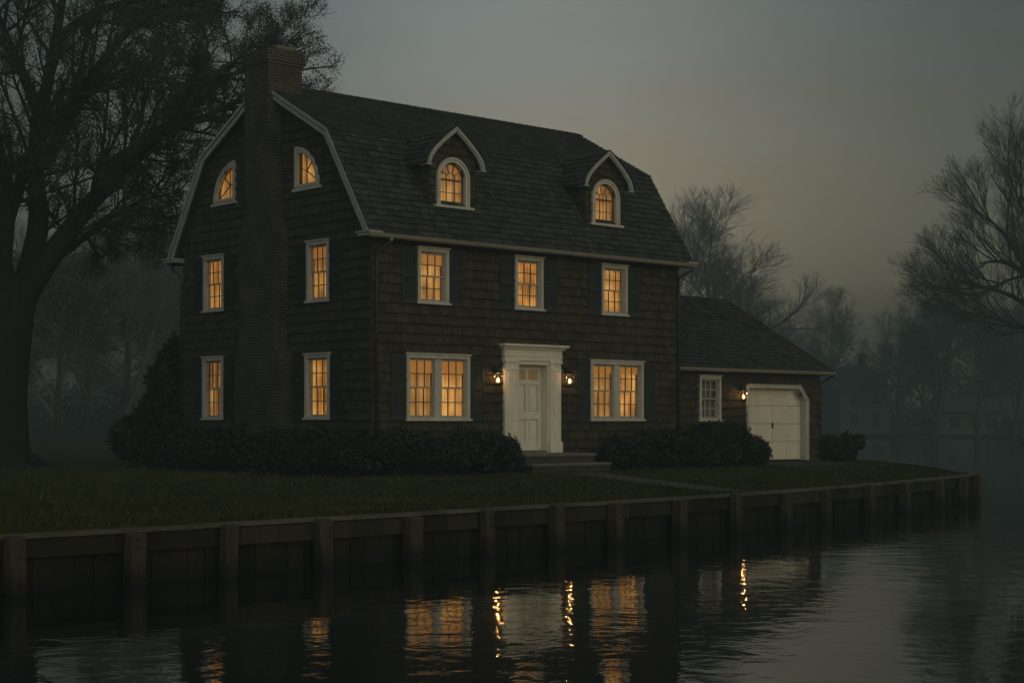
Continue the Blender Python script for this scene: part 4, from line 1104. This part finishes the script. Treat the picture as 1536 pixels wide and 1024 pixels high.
limbs = [
    ([(34, 450, 48), (66, 398, 48), (112, 335, 48.3), (165, 272, 48.8), (212, 226, 49.3), (270, 182, 50), (322, 125, 50.8), (358, 86, 51.4)], .40, .035),
    ([(28, 455, 48), (50, 380, 48.4), (58, 320, 48.6), (52, 240, 49), (66, 150, 49.5), (84, 60, 50), (98, -30, 50.5), (110, -110, 51)], .40, .06),
    ([(62, 250, 48.8), (98, 190, 49), (135, 120, 49.5), (180, 60, 50), (235, 5, 50.5), (270, -50, 51)], .26, .04),
    ([(18, 470, 48), (2, 390, 47.5), (12, 300, 47), (-6, 210, 46.5), (-30, 100, 46), (-40, -20, 46)], .38, .05),
    ([(150, 290, 47.2), (180, 244, 48), (240, 200, 49), (300, 178, 50), (335, 163, 51), (385, 142, 51.5)], .22, .03),
    ([(140, 305, 48.3), (150, 245, 49.5), (196, 240, 50), (220, 258, 50.5), (240, 285, 51)], .12, .02),
    ([(6, 350, 47.3), (22, 300, 47), (45, 230, 46.5), (80, 180, 46), (120, 140, 46), (150, 90, 46)], .22, .03),
    ([(84, 60, 50), (140, 20, 51), (210, 0, 52), (255, -10, 53), (285, 0, 53.5)], .16, .03),
    ([(0, 420, 47.6), (-30, 330, 48), (-70, 250, 48), (-110, 150, 48)], .3, .05),
    ([(60, 170, 49.4), (25, 90, 50), (0, 30, 50.5), (-20, -40, 51)], .2, .04),
    ([(300, 148, 48.3), (335, 100, 49.5), (362, 96, 50.5)], .10, .02),
    ([(66, 398, 47.8), (110, 370, 49), (160, 330, 50.5), (215, 300, 51.5), (260, 290, 52)], .14, .02),
]
def smooth_pts(ps):
    o = []
    for i in range(len(ps) - 1):
        p0, p1, p2, p3 = ps[max(i - 1, 0)], ps[i], ps[i + 1], ps[min(i + 2, len(ps) - 1)]
        for t in (0, .5):
            o.append(.5 * ((2 * p1) + (p2 - p0) * t + (2 * p0 - 5 * p1 + 4 * p2 - p3) * t * t + (3 * p1 - p0 - 3 * p2 + p3) * t ** 3))
    return o + [ps[-1]]
for ps, r0, r1 in limbs: T.limb(smooth_pts([TP(*p) for p in ps]), r0, r1, 1, NEAR)
T.objs(root)

# bare tree reaching in from the right bank, depth ~105
BARE = [dict(kids=0), dict(kids=13, taper=False, **{'from': .15}), dict(len=3.6, kids=7, n=6, wander=.08, up=.05, ang=(20, 46), rad=.07, lift=.25),
        dict(len=2.2, kids=5, n=5, wander=.09, up=.04, ang=(20, 42), rad=.026, lift=.2), dict(len=1.25, kids=3, n=3, wander=.10, ang=(18, 40), rad=.012, lift=.15), dict(len=.8, kids=0, n=2, wander=.10, ang=(18, 40), rad=.008), dict(trunk_lvl=1)]
root = empty('tree', (0, 0, 0), 0, 'large bare tree leaning in at the right edge above the far bank', 'tree')
T = Tree(11, .0065)
YB = 105.0
bx = Wpt(1640, 662, YB); root.location = (bx.x, bx.y, 0)
T.trunk.tube([TP(1642, 672, YB), TP(1636, 640, YB), TP(1615, 580, YB), TP(1590, 530, YB)], [.85, .62, .54, .48], 12, False)
for ps, r0, r1 in [
    ([(1558, 535, 105), (1536, 490, 105), (1514, 415, 104), (1492, 372, 103.5), (1460, 350, 103), (1432, 346, 103), (1405, 350, 102)], .42, .05),
    ([(1536, 492, 105), (1500, 440, 104), (1465, 415, 103), (1420, 398, 102.5), (1385, 390, 102), (1365, 382, 102)], .26, .03),
    ([(1560, 540, 105), (1540, 440, 106), (1530, 380, 106), (1524, 300, 106.5), (1516, 230, 107), (1508, 170, 107)], .42, .05),
    ([(1514, 415, 104), (1480, 340, 104), (1450, 290, 104.5), (1425, 265, 105), (1410, 252, 105)], .22, .03),
    ([(1530, 380, 106), (1550, 300, 105), (1560, 230, 104), (1575, 150, 104)], .25, .04),
    ([(1524, 310, 106.5), (1490, 250, 107), (1470, 200, 107.5), (1455, 170, 108)], .16, .03),
    ([(1558, 530, 105), (1590, 440, 105), (1620, 340, 106), (1640, 250, 107)], .35, .05),
    ([(1492, 374, 103.5), (1455, 385, 103), (1405, 410, 102), (1370, 408, 101), (1350, 402, 100.5)], .14, .02),
    ([(1536, 496, 105), (1500, 480, 106), (1460, 470, 107), (1410, 455, 108), (1385, 450, 108)], .16, .02),
]: T.limb(smooth_pts([TP(1590 + (a - 1556) * .80, 530 + (b - 530) * .75, c) for a, b, c in ps]), r0 * .9, r1 * .8, 1, BARE)
T.objs(root)

# background trees: a few grown kinds, then copies with their parts
def grown(seed, h, kind):
    T = Tree(seed, .0056, 2 if kind == 'leafy' else 0, .10)
    sp = [dict(kids=12, n=6, wander=.07, up=.05, end=.2, **{'from': .16}), dict(len=h * .46, kids=9, n=5, wander=.14, up=.035, ang=(30, 68), lift=.2, **{'from': .2}),
          dict(len=h * .20, kids=7, n=4, wander=.16, ang=(25, 55), rad=.06, lift=.14), dict(len=h * .12, kids=8, n=3, wander=.16, ang=(22, 50), rad=.02, lift=.12),
          dict(len=h * .075, kids=0, n=2, wander=.16, ang=(20, 50), rad=.009), dict(trunk_lvl=0)]
    T.grow((0, 0, -.3), Vector((T.r.uniform(-.06, .06), 0, 1)), h * .74, h * .017, 0, sp)
    return T
protos = []
def make_tree(i, loc, s, rz, label, group):
    """i: which grown kind; first use builds it, later ones copy it with its parts"""
    while len(protos) <= i: protos.append(None)
    if protos[i] is None:
        kinds = ['bare', 'bare', 'leafy', 'bare']
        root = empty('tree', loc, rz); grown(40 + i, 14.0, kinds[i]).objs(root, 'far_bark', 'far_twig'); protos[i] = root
    else:
        src = protos[i]; root = src.copy(); COL.objects.link(root); root.location = loc; root.rotation_euler = (0, 0, rz)
        for ch in src.children:
            c = ch.copy(); COL.objects.link(c); c.parent = root
            for g_ in ch.children:
                d = g_.copy(); COL.objects.link(d); d.parent = c
    root.scale = (s, s, s); tag(root, label, 'tree', group)
    return root
GRP = 'misty trees behind the house and across the water'
def bt(i, px, top, Y, label, zb=0.0, rz=None, wide=1.0):
    x = (px - CXP) / FPX * Y; h = EYE + (HYP - top) / FPX * Y - zb
    t = make_tree(i, (x, Y, zb), h / 14.0, random.uniform(0, 6.28) if rz is None else rz, label, GRP)
    t.scale = (h / 14 * wide, h / 14 * wide, h / 14)
bt(0, 1078, 290, 150, 'tall misty bare tree rising just behind the garage roof', wide=1.35)
bt(1, 1128, 425, 150, 'lower misty tree whose crown shows right of the garage roof ridge', wide=1.1)
bt(3, 1010, 330, 160, 'hazy tree crown showing against the right rake of the main roof', wide=1.1)
bt(1, 1252, 440, 229, 'faint round-crowned bare tree beyond the water above the gabled white house', -.25, wide=.95)
bt(0, 1195, 470, 236, 'faint tree across the water seen low beside the garage hip', -.25)
bt(3, 1345, 450, 218, 'hazy tree behind the right slope of the far gabled house', -.25)
bt(2, 1400, 432, 200, 'broad dark misty tree over the water under the drooping bare branches', -.25, wide=1.25)
bt(0, 1465, 440, 205, 'misty tree directly behind the far low pale house', -.25, wide=1.15)
bt(2, 1520, 450, 190, 'dark misty tree at the right edge behind the far bank', -.25, wide=1.2)
bt(2, 85, 345, 105, 'misty leafy tree right beside the huge left trunk', wide=1.1)
bt(0, 185, 300, 118, 'tall misty tree halfway between the huge left trunk and the house', wide=1.15)
bt(2, 262, 300, 130, 'hazy leafy tree against the left rake of the house', wide=1.1)
bt(3, 130, 360, 150, 'fainter tree further back in the mist left of the house', wide=1.2)
bt(1, 235, 380, 155, 'faint tree low in the mist beside the tall bush', wide=1.3)
bt(3, 20, 330, 125, 'misty tree mostly hidden behind the huge left trunk', wide=1.1)

# far wood: one soft mass on the far shore
rng = np.random.default_rng(77)
cs = []
for i in range(170):
    x = rng.uniform(-70, 130); y = 245 + rng.uniform(0, 50) - (max(0, x - 50) * .75)
    h = rng.uniform(3, 9) if rng.random() < .6 else rng.uniform(8, 15)
    cs.append((x, y, h * .5, rng.uniform(3, 7), 3, h * .55))
for i in range(60):
    cs.append((rng.uniform(-90, 140), rng.uniform(295, 330), 4, 7, 4, rng.uniform(5, 9)))
for i in range(40):
    cs.append((rng.uniform(-75, -15), rng.uniform(185, 205), 3, 5, 3, rng.uniform(3, 7)))
for i in range(60):
    x = rng.uniform(20, 80); y = 222 - max(0, x - 55) * .9; cs.append((x, y + 3, .8, 2.2, 1.5, rng.uniform(.7, 1.8)))
for i in range(70):
    x = rng.uniform(-60, -8); cs.append((x, 180 + rng.uniform(-20, 10) - x * .12, 1.4, 4, 2.5, rng.uniform(1, 4.5)))
for px in range(1240, 1560, 9):
    Y_ = rng.uniform(236, 246); cs.append(((px - CXP) / FPX * Y_, Y_, 1.6, 2.0, 2.0, rng.uniform(1.6, 3.6)))
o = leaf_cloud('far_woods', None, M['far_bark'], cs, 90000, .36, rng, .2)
tag(o, 'indistinct wood and undergrowth along the misty far shore', 'woods', kind='stuff')

# ------------------------------------------------------------------ far houses in the mist
def far_house(px, Y, w, dpt, eave, ridge, label, gable_front=True, windows=(), chimney=None, rz=0.0):
    x = (px - CXP) / FPX * Y
    t = empty('far_house', (x, Y, -.25), rz, label, 'house')
    F = lambda a, b, n: (a, -n, b)
    mb = MB()
    if gable_front: mb.prism(F, [(-w / 2, 0), (w / 2, 0), (w / 2, eave), (0, ridge - .12), (-w / 2, eave)], -dpt, 0)
    else: mb.box(F, -w / 2, w / 2, 0, eave, -dpt, 0)
    mb.obj('wall', M['far_white'], t)
    mb = MB()
    if gable_front:
        for s in (-1, 1):
            mb.prism(F, [(0, ridge), (s * (w / 2 + .4), eave - .35), (s * (w / 2 + .4), eave - .55), (0, ridge - .2)], -dpt - .3, .35)
    else:
        mb.prism(lambda a, b, n: (n, a, b), [(-.4, eave - .05), (dpt / 2, ridge), (dpt + .4, eave - .05), (dpt + .4, eave + .12), (dpt / 2, ridge + .2), (-.4, eave + .12)], -w / 2 - .3, w / 2 + .3)
    rf = mb.obj('roof', M['far_roof'], t)
    if chimney:
        mb = MB(); mb.box(F, chimney - .4, chimney + .4, eave, ridge + 1.5, -dpt * .5, -dpt * .5 + .8); mb.box(F, chimney - .48, chimney + .48, ridge + 1.3, ridge + 1.55, -dpt * .5 - .08, -dpt * .5 + .88); mb.obj('chimney', M['brick'], rf)
    for a, b, ww, hh in windows:
        mb = MB(); mb.ring(F, [(a - ww / 2 - .1, b - .1), (a + ww / 2 + .1, b - .1), (a + ww / 2 + .1, b + hh + .1), (a - ww / 2 - .1, b + hh + .1)], [(a - ww / 2, b), (a + ww / 2, b), (a + ww / 2, b + hh), (a - ww / 2, b + hh)], .0, .08)
        mb.box(F, a - .03, a + .03, b, b + hh, .02, .07); fr = mb.obj('window', M['far_white'], t)
        mb = MB(); mb.box(F, a - ww / 2, a + ww / 2, b, b + hh, .004, .02); mb.obj('pane', M['far_glass'], fr)
    return t
far_house(1298, 222, 7.2, 10, 6.4, 9.6, 'misty white two-storey house with steep front gable and chimney across the water', True,
          [(-1.6, 1.2, 1.0, 1.6), (1.6, 1.2, 1.0, 1.6), (-1.5, 4.1, .9, 1.4), (1.5, 4.1, .9, 1.4), (0, 6.6, .8, 1.1)], 1.2, R(8))
far_house(1480, 216, 12.5, 7, 2.9, 5.0, 'low pale house with a row of windows across the water at the right', False,
          [(-4.2, .9, 1.2, 1.4), (-1.4, .9, 1.4, 1.4), (.6, .9, 1.4, 1.4), (2.6, .9, 1.4, 1.4), (4.8, .9, 1.1, 1.4)], None, R(-6))
far_house(140, 190, 5.6, 5, 2.5, 3.9, 'small pale shed lost in the mist left of the house', False, [(-1.2, .9, .8, 1.0), (1.1, .9, .8, 1.0)], None, R(15))
# white picket fence on the far bank
t = empty('picket_fence', ((1385 - CXP) / FPX * 219, 219, -.25), 0, 'faint pale picket fence on the far bank between the two misty houses', 'fence')
F = lambda a, b, n: (a, -n, b)
mb = MB(); a = -4.0
while a < 4.0:
    mb.prism(F, [(a, .1), (a + .1, .1), (a + .1, 1.1), (a + .05, 1.2), (a, 1.1)], .02, .05); a += .22
mb.obj('pickets', M['far_white'], t)
mb = MB(); mb.box(F, -4, 4, .3, .4, -.04, .018); mb.box(F, -4, 4, .85, .95, -.04, .018); mb.obj('rail', M['far_white'], t)
for a in (-4, -2, 0, 2, 4): mb = MB(); mb.box(F, a - .06, a + .06, 0, 1.25, -.17, -.045); mb.obj('post', M['far_white'], t)

# ------------------------------------------------------------------ grass blades on the lawn (stuff)
rng = np.random.default_rng(9)
n = 150000
tq = rng.random(n)
x = rng.uniform(-14, 12.2, n)
ey = np.where(x > -5.75, np.polyval(PF, x), np.polyval(PF, -5.75) + (x + 5.75) * .52)
y = ey + .12 + (rng.random(n) ** 1.6) * 30
u_ = (x - HX) * math.cos(TH) + (y - HY) * math.sin(TH); v_ = -(x - HX) * math.sin(TH) + (y - HY) * math.cos(TH)
keep = ~((u_ > -.6) & (u_ < 18.6) & (v_ > -.5) & (v_ < 9.5)) & (x < 11.2 + np.clip(y - 41, 0, 6) * .1) & (np.abs(x) < y * .33)
keep &= ~((u_ > 3.8) & (u_ < 6.9) & (v_ > -1.7) & (v_ < 0)) & ~((u_ > 14) & (u_ < 18.4) & (v_ > -2.0) & (v_ < 1))
pb = np.array(bez((1.9, 41.9), (2.4, 38.5), (4.25, 30.2), 40))
dist = np.min(np.hypot(x[:, None] - pb[None, :, 0], y[:, None] - pb[None, :, 1]), axis=1); keep &= dist > (.42 + rng.random(n) * .12)
x, y = x[keep], y[keep]; n = len(x)
h = rng.uniform(.022, .062, n) * (1 + .9 * (rng.random(n) < .04)); an = rng.uniform(0, 6.28, n); w = rng.uniform(.006, .013, n) * (1 + y / 40)
lx, ly = rng.normal(0, .35, n) * h, rng.normal(0, .35, n) * h
near = (y - np.where(x > -5.75, np.polyval(PF, x), 99)) < .35; h = np.where(near, h * rng.uniform(1, 2.1, n), h); ca, sa = np.cos(an) * w, np.sin(an) * w; z0 = np.zeros(n) - .005
q = np.stack([np.stack([x - ca, y - sa, z0], 1), np.stack([x + ca, y + sa, z0], 1), np.stack([x + ca * .2 + lx, y + sa * .2 + ly, h], 1), np.stack([x - ca * .2 + lx, y - sa * .2 + ly, h], 1)], axis=1).reshape(-1, 3)
tag(quads('grass', q, M['blade']), 'short mown grass covering the lawn', 'grass', kind='stuff')

# ------------------------------------------------------------------ haze
mb = MB(); F = lambda a, b, n: (a, b, n)
mb.box(F, -410, 410, -70, 435, -2.8, 25.5)
hz = mb.obj('haze', [], None) if False else None
me = bpy.data.meshes.new('haze'); me.from_pydata(mb.v, [], mb.f)
m, t, b, N = mat('dusk_mist')
t.nodes.remove(b)
pv = N('ShaderNodeVolumePrincipled'); pv.inputs['Color'].default_value = (.185, .245, .262, 1); pv.inputs['Density'].default_value = .0048; pv.inputs['Anisotropy'].default_value = .0
t.links.new(pv.outputs[0], t.nodes['Material Output'].inputs['Volume'])
me.materials.append(m); hz = bpy.data.objects.new('haze', me); COL.objects.link(hz); tag(hz, kind='stuff')
